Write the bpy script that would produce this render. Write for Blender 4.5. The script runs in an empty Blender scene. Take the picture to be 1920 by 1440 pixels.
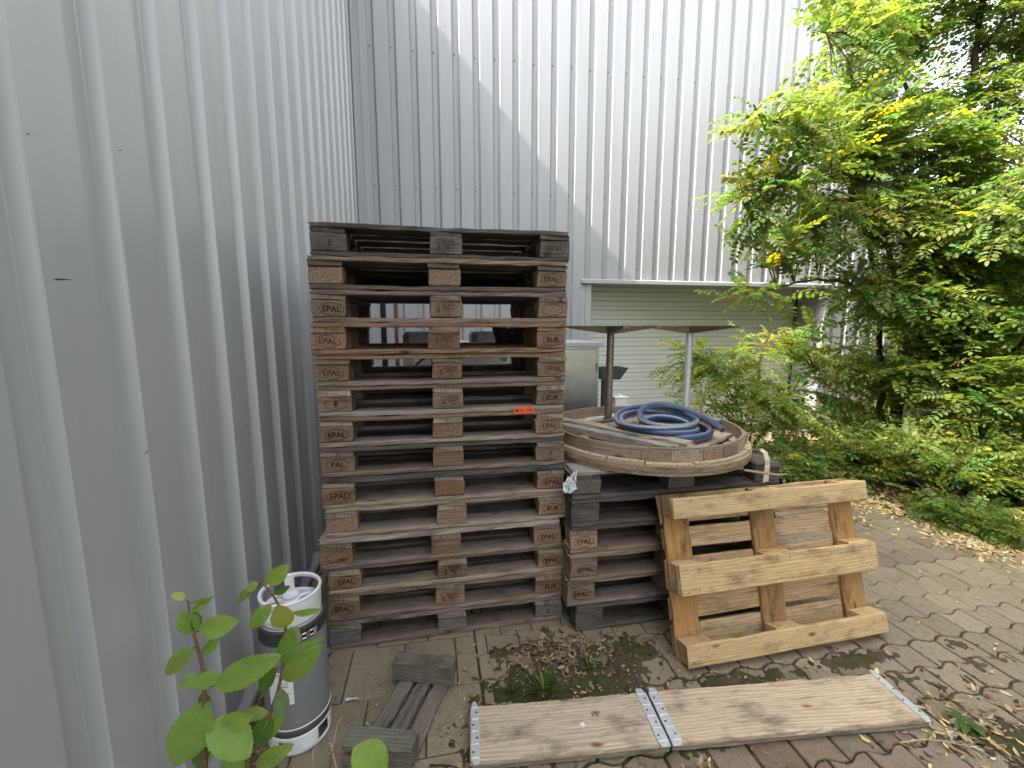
import bpy, bmesh, math, random
import numpy as np
from mathutils import Vector, Matrix, noise as mnoise
PI = math.pi
C = bpy.context.scene.collection
sc = bpy.context.scene
R = random.Random(7)
NR = np.random.default_rng(7)

# ------------------------------------------------------------------ camera, world, sun, exposure
cam_d = bpy.data.cameras.new('camera'); cam = bpy.data.objects.new('camera', cam_d); C.objects.link(cam)
FPX, PITCH, YAW, EYE = 800.0, math.atan(109/800), math.atan(148/807.4), 1.57
fw = Vector((math.sin(YAW)*math.cos(PITCH), math.cos(YAW)*math.cos(PITCH), -math.sin(PITCH)))
rt = Vector((math.cos(YAW), -math.sin(YAW), 0)); up = rt.cross(fw)
cam.matrix_world = Matrix.Translation((0, 0, EYE)) @ Matrix((rt, up, -fw)).transposed().to_4x4()
cam_d.sensor_width = 36; cam_d.lens = FPX/1920*36; cam_d.clip_start = .02; cam_d.clip_end = 500
sc.camera = cam
SUN = Vector((1.0, .17, -1.11)).normalized()            # the way the light travels
el = math.asin(-SUN.z); az = math.atan2(-SUN.x, -SUN.y)
w = bpy.data.worlds.new('World'); sc.world = w; w.use_nodes = True
nt = w.node_tree; sky = nt.nodes.new('ShaderNodeTexSky'); sky.sky_type = 'NISHITA'; sky.sun_disc = False
sky.sun_elevation = el; sky.sun_rotation = az; sky.air_density = 1.2; sky.dust_density = 5.0; sky.ozone_density = .6
bg = nt.nodes['Background']; bg.inputs['Strength'].default_value = .15
hs = nt.nodes.new('ShaderNodeHueSaturation'); hs.inputs['Saturation'].default_value = .28      # hazy white summer sky
nt.links.new(sky.outputs[0], hs.inputs['Color']); nt.links.new(hs.outputs[0], bg.inputs['Color'])
sl = bpy.data.lights.new('sun', 'SUN'); sl.energy = 2.0; sl.angle = math.radians(.6); sl.color = (1, .93, .82)
so = bpy.data.objects.new('sun', sl); C.objects.link(so); so.rotation_euler = SUN.to_track_quat('-Z', 'Y').to_euler()
sc.view_settings.view_transform = 'Standard'; sc.view_settings.look = 'None'; sc.view_settings.gamma = 1
sc.view_settings.exposure = 2.52

# ------------------------------------------------------------------ object helpers
def tag(o, label=None, cat=None, group=None, kind=None):
    if label: o['label'] = label
    if cat: o['category'] = cat
    if group: o['group'] = group
    if kind: o['kind'] = kind
    return o
def empty(name, loc=(0, 0, 0), rz=0):
    o = bpy.data.objects.new(name, None); C.objects.link(o); o.location = loc; o.rotation_euler = (0, 0, rz)
    o.empty_display_size = .05
    return o
def link(name, me, parent=None, loc=None, rot=None, color=None):
    o = bpy.data.objects.new(name, me); C.objects.link(o)
    if parent: o.parent = parent
    if loc is not None: o.location = loc
    if rot is not None: o.rotation_euler = rot
    if color is not None: o.color = (*color, 1)
    return o
class MB:
    """collects shapes into one mesh; every face loop has a uv in metres, u along the grain"""
    def __init__(s): s.v = []; s.f = []; s.uv = []; s.m = []; s.col = None
    def add(s, vs, fs, uvs=None, mi=0):
        b = len(s.v); s.v += [tuple(p) for p in vs]
        for k, f in enumerate(fs):
            s.f.append([b+i for i in f]); s.m.append(mi)
            if uvs is not None: s.uv += uvs[k]
            else: s.uv += [(vs[i][0]+vs[i][1]*.37, vs[i][2]+vs[i][1]) for i in f]
    def box(s, x0, x1, y0, y1, z0, z1, mi=0, M=None):
        vs = [(x, y, z) for x in (x0, x1) for y in (y0, y1) for z in (z0, z1)]
        if M is not None: vs = [tuple(M @ Vector(p)) for p in vs]
        s.add(vs, [(0, 1, 3, 2), (4, 6, 7, 5), (0, 4, 5, 1), (2, 3, 7, 6), (0, 2, 6, 4), (1, 5, 7, 3)], mi=mi)
    def tube(s, pts, r, n=8, mi=0, cap=True, radii=None):
        pts = [Vector(p) for p in pts]; t0 = (pts[1]-pts[0]).normalized()
        a = t0.orthogonal().normalized(); vs = []; L = 0; ls = []
        for i, p in enumerate(pts):
            t = (pts[min(i+1, len(pts)-1)]-pts[max(i-1, 0)]).normalized()
            a = (a-t*a.dot(t)).normalized(); b = t.cross(a); rr = radii[i] if radii else r
            if i: L += (p-pts[i-1]).length
            ls.append(L)
            for k in range(n):
                q = 2*PI*k/n; vs.append(p+(a*math.cos(q)+b*math.sin(q))*rr)
        fs = []; uv = []
        for i in range(len(pts)-1):
            for k in range(n):
                fs.append((i*n+k, i*n+(k+1) % n, (i+1)*n+(k+1) % n, (i+1)*n+k))
                uv.append([(ls[i], k/n), (ls[i], (k+1)/n), (ls[i+1], (k+1)/n), (ls[i+1], k/n)])
        if cap:
            for fc in (tuple(range(n))[::-1], tuple((len(pts)-1)*n+k for k in range(n))):
                fs.append(fc); uv.append([(0, k/n) for k in range(n)])
        s.add(vs, fs, uv, mi)
    def lathe(s, prof, n=40, mi=0, c=(0, 0)):
        vs = [(c[0]+r*math.cos(2*PI*k/n), c[1]+r*math.sin(2*PI*k/n), z) for r, z in prof for k in range(n)]
        fs = []; uv = []; l = 0
        for i in range(len(prof)-1):
            d = math.dist(prof[i], prof[i+1])
            for k in range(n):
                fs.append((i*n+k, i*n+(k+1) % n, (i+1)*n+(k+1) % n, (i+1)*n+k))
                q = .7*k/n; q2 = .7*(k+1)/n
                uv.append([(q, l), (q2, l), (q2, l+d), (q, l+d)])
            l += d
        s.add(vs, fs, uv, mi)
    def mesh(s, name, mats, smooth=False):
        me = bpy.data.meshes.new(name); me.from_pydata(s.v, [], s.f)
        ul = me.uv_layers.new(name='UVMap'); ul.data.foreach_set('uv', np.array(s.uv, dtype=np.float32).ravel())
        for m_ in (mats if isinstance(mats, (list, tuple)) else [mats]): me.materials.append(m_)
        me.polygons.foreach_set('material_index', s.m)
        if smooth: me.polygons.foreach_set('use_smooth', [True]*len(s.f))
        me.update(); return me
    def build(s, name, mats, parent=None, smooth=False, **k):
        return link(name, s.mesh(name, mats, smooth), parent, **k)
def auto_smooth(o, deg=35):
    me = o.data
    bm = bmesh.new(); bm.from_mesh(me)
    for e in bm.edges:
        if len(e.link_faces) == 2 and e.calc_face_angle(0) > math.radians(deg): e.smooth = False
    for f in bm.faces: f.smooth = True
    bm.to_mesh(me); bm.free()

# ------------------------------------------------------------------ material helpers
class N:
    def __init__(s, name):
        s.mat = bpy.data.materials.new(name); s.mat.use_nodes = True; s.t = s.mat.node_tree
        s.bsdf = s.t.nodes['Principled BSDF']
    def n(s, typ, **kw):
        o = s.t.nodes.new('ShaderNode'+typ)
        for k, v in kw.items():
            if isinstance(k, str) and hasattr(o, k): setattr(o, k, v)
            else: s.set(o, k, v)
        return o
    def set(s, o, k, v):
        i = o.inputs[k] if not isinstance(k, str) or k in [x.name for x in o.inputs] else o.inputs[int(k[1:])]
        if isinstance(v, bpy.types.NodeSocket): s.t.links.new(v, i)
        else: i.default_value = v
    def co(s, kind='Object', scale=(1, 1, 1), loc=None, rot=(0, 0, 0)):
        if kind == 'UV': src = s.n('UVMap').outputs[0]
        elif kind == 'World': src = s.n('NewGeometry').outputs['Position']
        else: src = s.n('TexCoord').outputs[kind]
        m = s.n('Mapping'); s.t.links.new(src, m.inputs[0]); m.inputs['Scale'].default_value = scale; m.inputs['Rotation'].default_value = rot
        if loc is not None:
            if isinstance(loc, bpy.types.NodeSocket): s.t.links.new(loc, m.inputs['Location'])
            else: m.inputs['Location'].default_value = loc
        return m.outputs[0]
    def noise(s, vec, scale=5, detail=4, rough=.6, dist=0):
        o = s.n('TexNoise'); s.t.links.new(vec, o.inputs['Vector'])
        o.inputs['Scale'].default_value = scale; o.inputs['Detail'].default_value = detail
        o.inputs['Roughness'].default_value = rough; o.inputs['Distortion'].default_value = dist
        return o.outputs['Fac']
    def ramp(s, fac, stops):
        o = s.n('ValToRGB'); s.t.links.new(fac, o.inputs[0]); e = o.color_ramp.elements
        while len(e) < len(stops): e.new(.5)
        for k, (p, c) in enumerate(stops):
            e[k].position = p; e[k].color = (*c, 1) if isinstance(c, (tuple, list)) else (c, c, c, 1)
        return o.outputs[0]
    def mix(s, fac, a, b, mode='MIX'):
        o = s.n('Mix'); o.data_type = 'RGBA'; o.blend_type = mode
        for i, v in ((0, fac), (6, a), (7, b)):
            if isinstance(v, bpy.types.NodeSocket): s.t.links.new(v, o.inputs[i])
            else: o.inputs[i].default_value = v if i == 0 else (*v, 1) if isinstance(v, (tuple, list)) else (v, v, v, 1)
        return o.outputs[2]
    def math(s, op, a, b=0, c=0):
        o = s.n('Math'); o.operation = op
        for i, v in enumerate((a, b, c)):
            if isinstance(v, bpy.types.NodeSocket): s.t.links.new(v, o.inputs[i])
            else: o.inputs[i].default_value = v
        return o.outputs[0]
    def out(s, color=None, rough=None, bump=None, bstr=.3, bdist=.002, metal=None, spec=None):
        b = s.bsdf
        if color is not None:
            if isinstance(color, bpy.types.NodeSocket): s.t.links.new(color, b.inputs['Base Color'])
            else: b.inputs['Base Color'].default_value = (*color, 1)
        if rough is not None:
            if isinstance(rough, bpy.types.NodeSocket): s.t.links.new(rough, b.inputs['Roughness'])
            else: b.inputs['Roughness'].default_value = rough
        if metal is not None: b.inputs['Metallic'].default_value = metal
        if spec is not None: b.inputs['Specular IOR Level'].default_value = spec
        if bump is not None:
            o = s.n('Bump'); s.t.links.new(bump, o.inputs['Height']); o.inputs['Strength'].default_value = bstr; o.inputs['Distance'].default_value = bdist
            s.t.links.new(o.outputs[0], b.inputs['Normal'])
        return s.mat

def wood_mat(name, stain=.5, bump=.5, grain=1.0, knots=True):
    """base colour comes from each board's own object colour"""
    m = N(name); oi = m.n('ObjectInfo')
    off = m.n('CombineXYZ'); m.t.links.new(m.math('MULTIPLY', oi.outputs['Random'], 37.0), off.inputs[0]); m.t.links.new(m.math('MULTIPLY', oi.outputs['Random'], 91.0), off.inputs[1])
    o3 = off.outputs[0]
    wv = m.n('TexWave'); wv.wave_type = 'BANDS'; wv.bands_direction = 'Y'; wv.wave_profile = 'SAW'
    big = m.noise(m.co('UV', (1.1, 7, 1), o3), 1, 1.5, .4)
    vec = m.co('UV', (.5, 1, 1), o3)
    add = m.n('VectorMath', operation='ADD'); m.t.links.new(vec, add.inputs[0])
    cx = m.n('CombineXYZ'); m.t.links.new(m.math('MULTIPLY', big, .09), cx.inputs[1]); m.t.links.new(cx.outputs[0], add.inputs[1])
    m.t.links.new(add.outputs[0], wv.inputs['Vector']); wv.inputs['Scale'].default_value = 22*grain; wv.inputs['Distortion'].default_value = 0
    fine = m.noise(m.co('UV', (9, 420, 1), o3), 1, 4, .7)
    mid = m.noise(m.co('UV', (3, 60, 1), o3), 1, 5, .7)
    blot = m.noise(m.co('UV', (5, 11, 1), o3), 1, 6, .68)
    blot2 = m.noise(m.co('UV', (1.6, 30, 1), o3), 1, 5, .7)
    base = oi.outputs['Color']
    c = m.mix(m.ramp(wv.outputs['Fac'], [(.35, 0), (.95, .42)]), base, m.mix(1, base, (.50, .38, .30), 'MULTIPLY'))
    c = m.mix(m.ramp(fine, [(.3, .85), (.62, 0)]), c, m.mix(1, c, (.48, .44, .42), 'MULTIPLY'))
    c = m.mix(m.ramp(mid, [(.52, 0), (.78, .65)]), c, m.mix(1, c, (1.55, 1.5, 1.45), 'MULTIPLY'))
    c = m.mix(m.ramp(blot, [(.50, 0), (.72, stain)]), c, m.mix(1, c, (.22, .20, .19), 'MULTIPLY'))
    c = m.mix(m.ramp(blot2, [(.58, 0), (.68, .8*stain)]), c, m.mix(1, c, (.25, .22, .2), 'MULTIPLY'))
    if knots:
        vo = m.n('TexVoronoi'); m.t.links.new(m.co('UV', (3.6, 9, 1), o3), vo.inputs['Vector']); vo.inputs['Scale'].default_value = 1
        c = m.mix(m.ramp(vo.outputs['Distance'], [(.045, .95), (.12, 0)]), c, m.mix(1, base, (.30, .16, .09), 'MULTIPLY'))
    h = m.math('ADD', m.math('MULTIPLY', fine, 1.0), m.math('MULTIPLY', mid, 1.1))
    return m.out(c, .85, h, bump, .003, spec=.2)
M_WOOD = wood_mat('weathered_wood', .75, .9)
M_FRESH = wood_mat('pine_wood', .85, .5)
M_STREAK = wood_mat('streaked_wood', 1.0, .6)
def chip_mat():
    m = N('chipboard'); oi = m.n('ObjectInfo'); base = oi.outputs['Color']
    v = m.n('TexVoronoi'); m.t.links.new(m.co('Object', (190, 190, 330)), v.inputs['Vector']); v.inputs['Scale'].default_value = 1
    n1 = m.noise(m.co('Object'), 150, 5, .8)
    sep = m.n('SeparateColor'); m.t.links.new(v.outputs['Color'], sep.inputs[0])
    c = m.mix(m.ramp(sep.outputs[0], [(0, .0), (1, .75)]), base, m.mix(1, base, (1.75, 1.6, 1.45), 'MULTIPLY'))
    c = m.mix(m.ramp(n1, [(.36, .9), (.58, 0)]), c, m.mix(1, c, (.3, .27, .26), 'MULTIPLY'))
    h = m.math('ADD', n1, m.math('MULTIPLY', sep.outputs[1], .5))
    return m.out(c, .95, h, .9, .006, spec=.1)
M_CHIP = chip_mat()
def plain(name, col, rough=.6, metal=0, var=.25, scale=20, bump=0, spec=.5):
    m = N(name); n1 = m.noise(m.co('Object'), scale, 5, .65)
    c = m.mix(m.ramp(n1, [(.3, 0), (.75, 1)]), col, tuple(x*(1-var) for x in col))
    return m.out(c, rough, n1 if bump else None, bump or .1, .002, metal, spec)
def cladding_mat(name, col, dirt, coat=0):
    m = N(name); m.bsdf.inputs['Coat Weight'].default_value = coat; m.bsdf.inputs['Coat Roughness'].default_value = .36; m.bsdf.inputs['Coat IOR'].default_value = 1.75
    n1 = m.noise(m.co('World', (1, 1, .18)), 2.2, 5, .6); n2 = m.noise(m.co('World', (9, 9, .5)), 2, 4, .65); n3 = m.noise(m.co('World'), 26, 5, .75)
    c = m.mix(m.ramp(n1, [(.3, 0), (.75, 1)]), col, tuple(x*.90 for x in col))
    c = m.mix(m.ramp(n2, [(.45, 0), (.8, dirt)]), c, tuple(x*.72*y for x, y in zip(col, (1.02, 1, .93))))
    c = m.mix(m.ramp(n3, [(.70, 0), (.76, .45)]), c, tuple(x*.55 for x in col))
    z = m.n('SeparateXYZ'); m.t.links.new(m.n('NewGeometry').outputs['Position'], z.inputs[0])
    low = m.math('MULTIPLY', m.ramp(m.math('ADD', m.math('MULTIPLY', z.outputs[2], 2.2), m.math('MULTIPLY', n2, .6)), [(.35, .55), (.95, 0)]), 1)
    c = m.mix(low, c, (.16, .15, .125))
    nb = m.noise(m.co('World', (1, 1, .35)), 3.5, 2, .5)
    return m.out(c, m.ramp(n2, [(.3, .33), (.8, .5)]), nb, .16, .012, spec=.5)
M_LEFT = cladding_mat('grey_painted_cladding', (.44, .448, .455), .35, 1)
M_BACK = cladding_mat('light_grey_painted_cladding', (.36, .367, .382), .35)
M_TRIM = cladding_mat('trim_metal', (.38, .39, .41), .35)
M_STEEL = plain('brushed_steel', (.62, .63, .64), .32, 1, .25, 8)
M_GALV = plain('galvanised_steel', (.66, .69, .70), .45, .45, .3, 60, .25)
M_RUST = plain('rusty_steel', (.33, .27, .22), .5, .75, .5, 40, .3)
M_DARK = plain('dark_metal', (.055, .057, .06), .5, .2)
M_SCREW = plain('screw_metal', (.30, .31, .32), .4, .9)
M_BURN = plain('burnt_mark', (.028, .02, .016), .95, spec=.05)
M_BURN2 = plain('faded_burnt_mark', (.075, .055, .042), .95, spec=.05)
M_KEG = plain('dark_grey_rubber', (.21, .213, .218), .55, 0, .2, 30)
M_WHITE = plain('scuffed_white_paint', (.80, .81, .82), .42, 0, .25, 28)
M_CHROME = plain('chrome_steel', (.6, .6, .6), .18, 1, .2)
M_PAPER = plain('white_paper', (.75, .76, .76), .7, 0, .1)
M_INK = plain('black_ink', (.03, .03, .032), .7)
M_ORANGE = plain('orange_label', (.85, .10, .02), .5, 0, .08)
M_CLOTH = plain('dark_cloth', (.12, .118, .11), .95, 0, .4, 60, .5)
def shutter_mat():
    m = N('cream_shutter'); n1 = m.noise(m.co('World', (.5, .5, 2)), 2, 5, .6); n2 = m.noise(m.co('World', (1.2, 1, 12)), 2, 4, .65)
    c = m.mix(m.ramp(n1, [(.3, 0), (.75, 1)]), (.82, .82, .83), (.77, .77, .76)); c = m.mix(m.ramp(n2, [(.5, 0), (.8, .35)]), c, (.55, .55, .46))
    return m.out(c, .5)
M_SHUT = shutter_mat(); M_SEAM_SHADE = plain('slat_seam_shade', (.16, .16, .145), .9)

# ------------------------------------------------------------------ ground: soil sheet and concrete pavers
def fbm(x, y, s, seed=0, o=4):
    return mnoise.fractal(Vector((x*s+seed*7.3, y*s-seed*3.1, seed)), .8, 2.0, o)
def soil_h(x, y):
    n = fbm(x, y, 3.2, 1); n2 = fbm(x, y, 15, 2, 4)*1.5+(fbm(x, y, 52, 3, 3)*1.1 if y < 2.3 and x < 3 else 0)
    h = -.013+.004*n2+.006*n
    def blob(cx, cy, rx, ry, a):
        d = ((x-cx)/rx)**2+((y-cy)/ry)**2
        return a*max(0, min(1, 1-d)+.5*n+.36*n2) if d < 2.2 else 0
    h += blob(.52, 1.68, .46, .26, .028)+blob(.22, 1.36, .36, .14, .018)+blob(-.72, 1.6, .16, 1.2, .02)
    h += blob(1.7, 1.35, 1.0, .22, .011)+blob(2.15, 1.06, .34, .15, .018)+blob(.95, 1.62, .2, .25, .012)+blob(1.5, 1.5, .9, .05, .011)+blob(.45, 1.12, .4, .1, .014)
    h += blob(5.2, 3.2, 1.55, 1.1, .05)+blob(4.75, 2.35, .75, .36, .03)+blob(3.6, 3.9, 1.3, .9, .03)+blob(1.5, 4.9, 2.5, .35, .03)
    if x > 6 or y > 5.3 and x > 5.5: h += .02
    return h
def grid_sheet(name, xs, ys, mat, hf):
    V = [(x, y, hf(x, y)) for y in ys for x in xs]; nx = len(xs)
    F = [(j*nx+i, j*nx+i+1, (j+1)*nx+i+1, (j+1)*nx+i) for j in range(len(ys)-1) for i in range(nx-1)]
    b = MB(); b.v = V; b.f = F; b.m = [0]*len(F); b.uv = [(V[i][0], V[i][1]) for f in F for i in f]
    return b.build(name, mat, smooth=True)
def soil_mat():
    m = N('soil_and_moss'); p = m.co('World'); a = m.noise(p, 9, 6, .7); b = m.noise(p, 120, 4, .8); g = m.noise(p, 3.5, 5, .65); k = m.noise(p, 34, 5, .75)
    c = m.mix(m.ramp(a, [(.3, 0), (.7, 1)]), (.085, .065, .045), (.17, .135, .095))
    c = m.mix(m.ramp(k, [(.6, 0), (.66, .55)]), c, (.16, .125, .09))
    c = m.mix(m.ramp(g, [(.44, 0), (.55, .85)]), c, m.mix(b, (.055, .06, .02), (.13, .13, .045)))
    return m.out(c, .97, m.math('ADD', k, b), 1, .012, spec=.1)
M_SOIL = soil_mat()
xs = list(np.arange(-.79, 2.7, .01))+list(np.arange(2.7, 3.2, .02))+list(np.arange(3.2, 7.2, .05))+[7.5, 8, 9, 11, 15, 25, 60]
ys = [-40, -10, -3, -1]+list(np.arange(0, .9, .1))+list(np.arange(.9, 1.98, .01))+list(np.arange(1.98, 2.6, .02))+list(np.arange(2.6, 5.8, .05))+[6.5, 8, 12, 20, 60]
tag(grid_sheet('ground', [-60, -20, -5, -1.2]+xs, ys, M_SOIL, soil_h), kind='structure')
def paver_mat():
    m = N('concrete_paver'); p = m.co('World'); at = m.n('Attribute', attribute_name='tone')
    a = m.noise(p, 2.3, 5, .65); s = m.noise(p, 230, 3, .8); md = m.noise(p, 28, 6, .72); w = m.noise(p, 7, 5, .7)
    tn = m.n('SeparateColor'); m.t.links.new(at.outputs['Color'], tn.inputs[0])
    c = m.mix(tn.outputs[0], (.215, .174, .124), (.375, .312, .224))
    c = m.mix(m.math('MULTIPLY', tn.outputs[1], .55), c, (.25, .135, .095))
    c = m.mix(m.ramp(s, [(.35, .75), (.6, 0)]), c, m.mix(1, c, (.5, .5, .5), 'MULTIPLY'))
    c = m.mix(m.ramp(s, [(.62, 0), (.8, .7)]), c, (.42, .40, .36))
    c = m.mix(m.ramp(md, [(.5, 0), (.75, .6)]), c, m.mix(1, c, (.45, .42, .36), 'MULTIPLY'))
    c = m.mix(m.ramp(w, [(.54, 0), (.70, .5)]), c, (.17, .155, .075))
    c = m.mix(m.ramp(a, [(.5, 0), (.72, .5)]), c, m.mix(1, c, (.55, .52, .45), 'MULTIPLY'))
    return m.out(c, .92, m.math('ADD', s, m.math('MULTIPLY', md, 1.3)), .8, .004, spec=.15)
M_PAVER = paver_mat()
pv = MB(); tones = []
def add_paver(poly, z, tiltx, tilty, tone, wide=0):
    cx = sum(p[0] for p in poly)/len(poly); cy = sum(p[1] for p in poly)/len(poly); n = len(poly)
    rings = []
    for g, dz in ((.0022+wide, -.05), (.0022+wide, -.004), (.0065+wide*1.2, 0)):
        w_ = max(abs(p[0]-cx) for p in poly); h_ = max(abs(p[1]-cy) for p in poly)
        rings += [(cx+(x-cx)*(1-g/w_), cy+(y-cy)*(1-g/h_), z+dz+(x-cx)*tiltx+(y-cy)*tilty) for x, y in poly]
    fs = [(k, (k+1) % n, n+(k+1) % n, n+k) for k in range(n)]+[(n+k, n+(k+1) % n, 2*n+(k+1) % n, 2*n+k) for k in range(n)]+[tuple(2*n+k for k in range(n))]
    pv.add(rings, fs); tones.extend([tone]*len(rings))
PX, PY = .165, .145
def zig(x):
    t = (x/PX) % 1.0
    return .0125*max(-1, min(1, 8*(abs(((t+.75) % 1)-.5)-.25)))
j = 0; y = .25
while y < 5.35:
    x = -.85+(j % 2)*PX/2
    while x < 6.5:
        if not (x+PX < .19 and y < 2.2) and not (x > 5.4+R.uniform(-.2, .2)):
            pts_x = [x, x+PX*.19, x+PX*.31, x+PX*.5-.0001, x+PX*.69, x+PX*.81, x+PX]
            lim = .172 if y < 2.2 else -9
            lo = [(max(q, lim), y+zig(q)) for q in pts_x if q > lim or pts_x[pts_x.index(q)+1] > lim]; hi = [(p[0], y+PY+zig(p[0])) for p in reversed(lo)]
            z = R.uniform(-.002, .002)+.003*fbm(x, y, 1.1, 9, 2)
            red = max(0, min(1, 1.6-abs(y-1.02)*7))*max(0, 1-abs(x-1.25)*1.2)*R.choice([0, .3, 1, 1])
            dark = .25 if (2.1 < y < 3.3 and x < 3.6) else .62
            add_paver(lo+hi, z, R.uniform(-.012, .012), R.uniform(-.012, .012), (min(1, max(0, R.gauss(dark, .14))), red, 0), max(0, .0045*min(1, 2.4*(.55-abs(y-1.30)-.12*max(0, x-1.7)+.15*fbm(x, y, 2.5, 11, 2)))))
        x += PX
    y += PY; j += 1
y = .2; j = 0
while y < 2.2:
    x = -.80-(j % 2)*.11
    while x < .15:
        x2 = min(x+.245, .168)
        if x2-x > .06:
            add_paver([(x, y), (x2, y), (x2, y+.30), (x, y+.30)], R.uniform(-.003, .003), R.uniform(-.01, .01), R.uniform(-.01, .01), (min(1, max(0, R.gauss(.55, .15))), 0, 0))
        x = x2 if x2 < .168 else 9
    y += .30; j += 1
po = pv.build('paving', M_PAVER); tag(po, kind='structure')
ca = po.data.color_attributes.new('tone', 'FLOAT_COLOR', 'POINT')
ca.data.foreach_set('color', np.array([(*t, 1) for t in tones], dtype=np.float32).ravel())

# ------------------------------------------------------------------ metal clad walls
def profile(u0, u1, first, pitch, crown, slope, depth):
    """list of (u, d); grooves of depth d starting at first + k pitch"""
    g = pitch-crown; out = [(u0, 0)]; k = math.ceil((u0-first)/pitch)
    while first+k*pitch+g < u1:
        s = first+k*pitch; c = .0022; q = c*depth/slope; out += [(s-c, 0), (s+c*.5, q*.5), (s+slope-c*.5, depth-q*.5), (s+slope+c, depth), (s+g-slope-c, depth), (s+g-slope+c*.5, depth-q*.5), (s+g-c*.5, q*.5), (s+g+c, 0)]; k += 1
    out.append((u1, 0)); return out
def ribbed(mb, prof, fn, z0, z1, nz=14):
    zs = [z0+(z1-z0)*i/nz for i in range(nz+1)]; n = len(prof); vs = []
    for z in zs:
        for u, d in prof: vs.append(fn(u, d, z))
    fs = [(j*n+i, j*n+i+1, (j+1)*n+i+1, (j+1)*n+i) for j in range(nz) for i in range(n-1)]
    mb.add(vs, fs)
def screw_mesh():
    b = MB(); b.lathe([(0.0001, .007), (.0045, .0065), (.0055, .003), (.0055, .001), (.009, .001), (.009, -.002)], 10)
    return b.mesh('screw', M_SCREW, True)
SCREW = screw_mesh()
LX = -.79
lw = empty('metal_wall', (LX, 1.5, 0)); tag(lw, 'grey ribbed metal wall running along the left side of the yard', 'wall')
def Lf(u, d, z): return (-d-.0008*math.sin(u*5), u-1.5, z)
b = MB(); pl = profile(-6, 5.215, .1824, .2565, .148, .013, .036); ribbed(b, pl, Lf, .10, 5.74)
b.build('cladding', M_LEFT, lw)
b = MB(); b.box(-.42, -.055, -7.5, 3.95, .0, 5.70); b.build('core', M_DARK, lw)
b = MB(); b.box(-.46, .03, -7.5, 3.69, 5.705, 5.80); b.build('coping', M_TRIM, lw)
b = MB(); b.add([(-.05, -7.5, .115), (-.05, 3.6, .115), (.022, 3.6, .045), (.022, -7.5, .045), (.024, -7.5, .025), (.024, 3.6, .025)], [(0, 3, 2, 1), (3, 4, 5, 2)])
b.build('drip_flashing', M_TRIM, lw)
for k in range(-2, 18):
    link('screw', SCREW, lw, (-.038, .1824+.2565*k+.022+.012-1.5, 1.038), (0, PI/2, 0))
for (yy, zz, ln, a) in ((1.083, 1.668, .045, .12), (1.30, 1.22, .02, .9), (1.93, 1.15, .018, 1.2), (1.57, 1.42, .012, .4), (1.61, .98, .014, 1.4), (1.86, 1.30, .010, .2), (2.10, 1.05, .016, .8), (2.37, .93, .012, .5), (2.35, 1.21, .010, 1.1), (1.32, .72, .012, .7), (1.07, 1.95, .008, .3), (1.34, 2.02, .010, 1.0), (1.70, 1.75, .008, .6), (2.62, 1.1, .012, .9)):
    b = MB(); b.add([(0.0012, 0, 0), (.0012, ln*.25, .0022), (.0012, ln*1.3, ln*.06), (.0012, ln*.4, -.0012)], [(0, 3, 2, 1)])
    b.build('scratch', M_DARK, lw, loc=(0, yy-1.5, zz), rot=(a*.3, 0, 0))
BY = 5.2
bw = empty('metal_wall', (2.9, BY, 0)); tag(bw, 'light grey ribbed metal wall at the back with the shutter in it, half sunlit', 'wall')
def Bf(u, d, z): return (u-2.9, d+.0008*math.sin(u*7), z)
DX0, DX1, DZ, DY = 1.96, 5.42, 2.10, .50
pitch = .2275; first = .048-pitch*3
b = MB()
ribbed(b, profile(-.66, 6.62, first, pitch, .1425, .020, .036), Bf, DZ+.02, 6.6)
ribbed(b, profile(-.66, DX0-.135, first, pitch, .1425, .020, .036), Bf, .08, DZ+.02, 6)
ribbed(b, profile(DX1+.11, 6.62, first, pitch, .1425, .020, .036), Bf, .08, DZ+.02, 6)
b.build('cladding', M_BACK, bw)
b = MB(); b.box(-.90-2.9, -.66-2.9, -.012, .01, 0, 6.6); b.box(-.775-2.9, -.745-2.9, -.06, -.012, 0, 6.6)
b.box(-.70-2.9, -.672-2.9, -.024, -.012, 0, 6.6); b.build('corner_flashing', M_TRIM, bw)
b = MB(); b.box(-3.69, DX0-.01-2.9, .05, .3, 0, 6.55); b.box(DX1+.01-2.9, 6.6-2.9, .05, .3, 0, 6.55); b.box(DX0-.01-2.9, DX1+.01-2.9, .05, .3, DZ+.05, 6.55)
b.build('core', M_DARK, bw)
b = MB(); b.box(-3.7, 6.66-2.9, -.03, .33, 6.6, 6.66); b.build('coping', M_TRIM, bw)
b = MB()   # lintel with drip edge
x0, x1 = DX0-.135-2.9, DX1+.06-2.9
b.add([(x0, .02, DZ+.055), (x1, .02, DZ+.055), (x1, -.055, DZ+.035), (x0, -.055, DZ+.035), (x1, -.055, DZ-.005), (x0, -.055, DZ-.005), (x1, .5, DZ), (x0, .5, DZ), (x0, .02, DZ), (x1, .02, DZ)],
      [(0, 3, 2, 1), (3, 5, 4, 2), (5, 7, 6, 4), (0, 8, 5, 3), (1, 2, 4, 9)])
b.build('lintel', M_TRIM, bw)
b = MB(); b.box(DX0-.135-2.9, DX0-.078-2.9, -.010, .05, 0, DZ-.006); b.box(DX0-.076-2.9, DX0-2.9, -.016, .52, 0, DZ-.006); b.build('left_jamb', M_TRIM, bw)
b = MB(); b.box(DX1-2.9, DX1+.11-2.9, -.012, .52, 0, DZ-.006); b.build('right_jamb', M_TRIM, bw)
b = MB(); b.box(-.70-2.9, DX0-.14-2.9, -.02, .06, .02, .085); b.box(DX1+.12-2.9, 3.72, -.02, .06, .02, .085); b.build('drip_flashing', M_TRIM, bw)
cnt = 0
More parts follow.
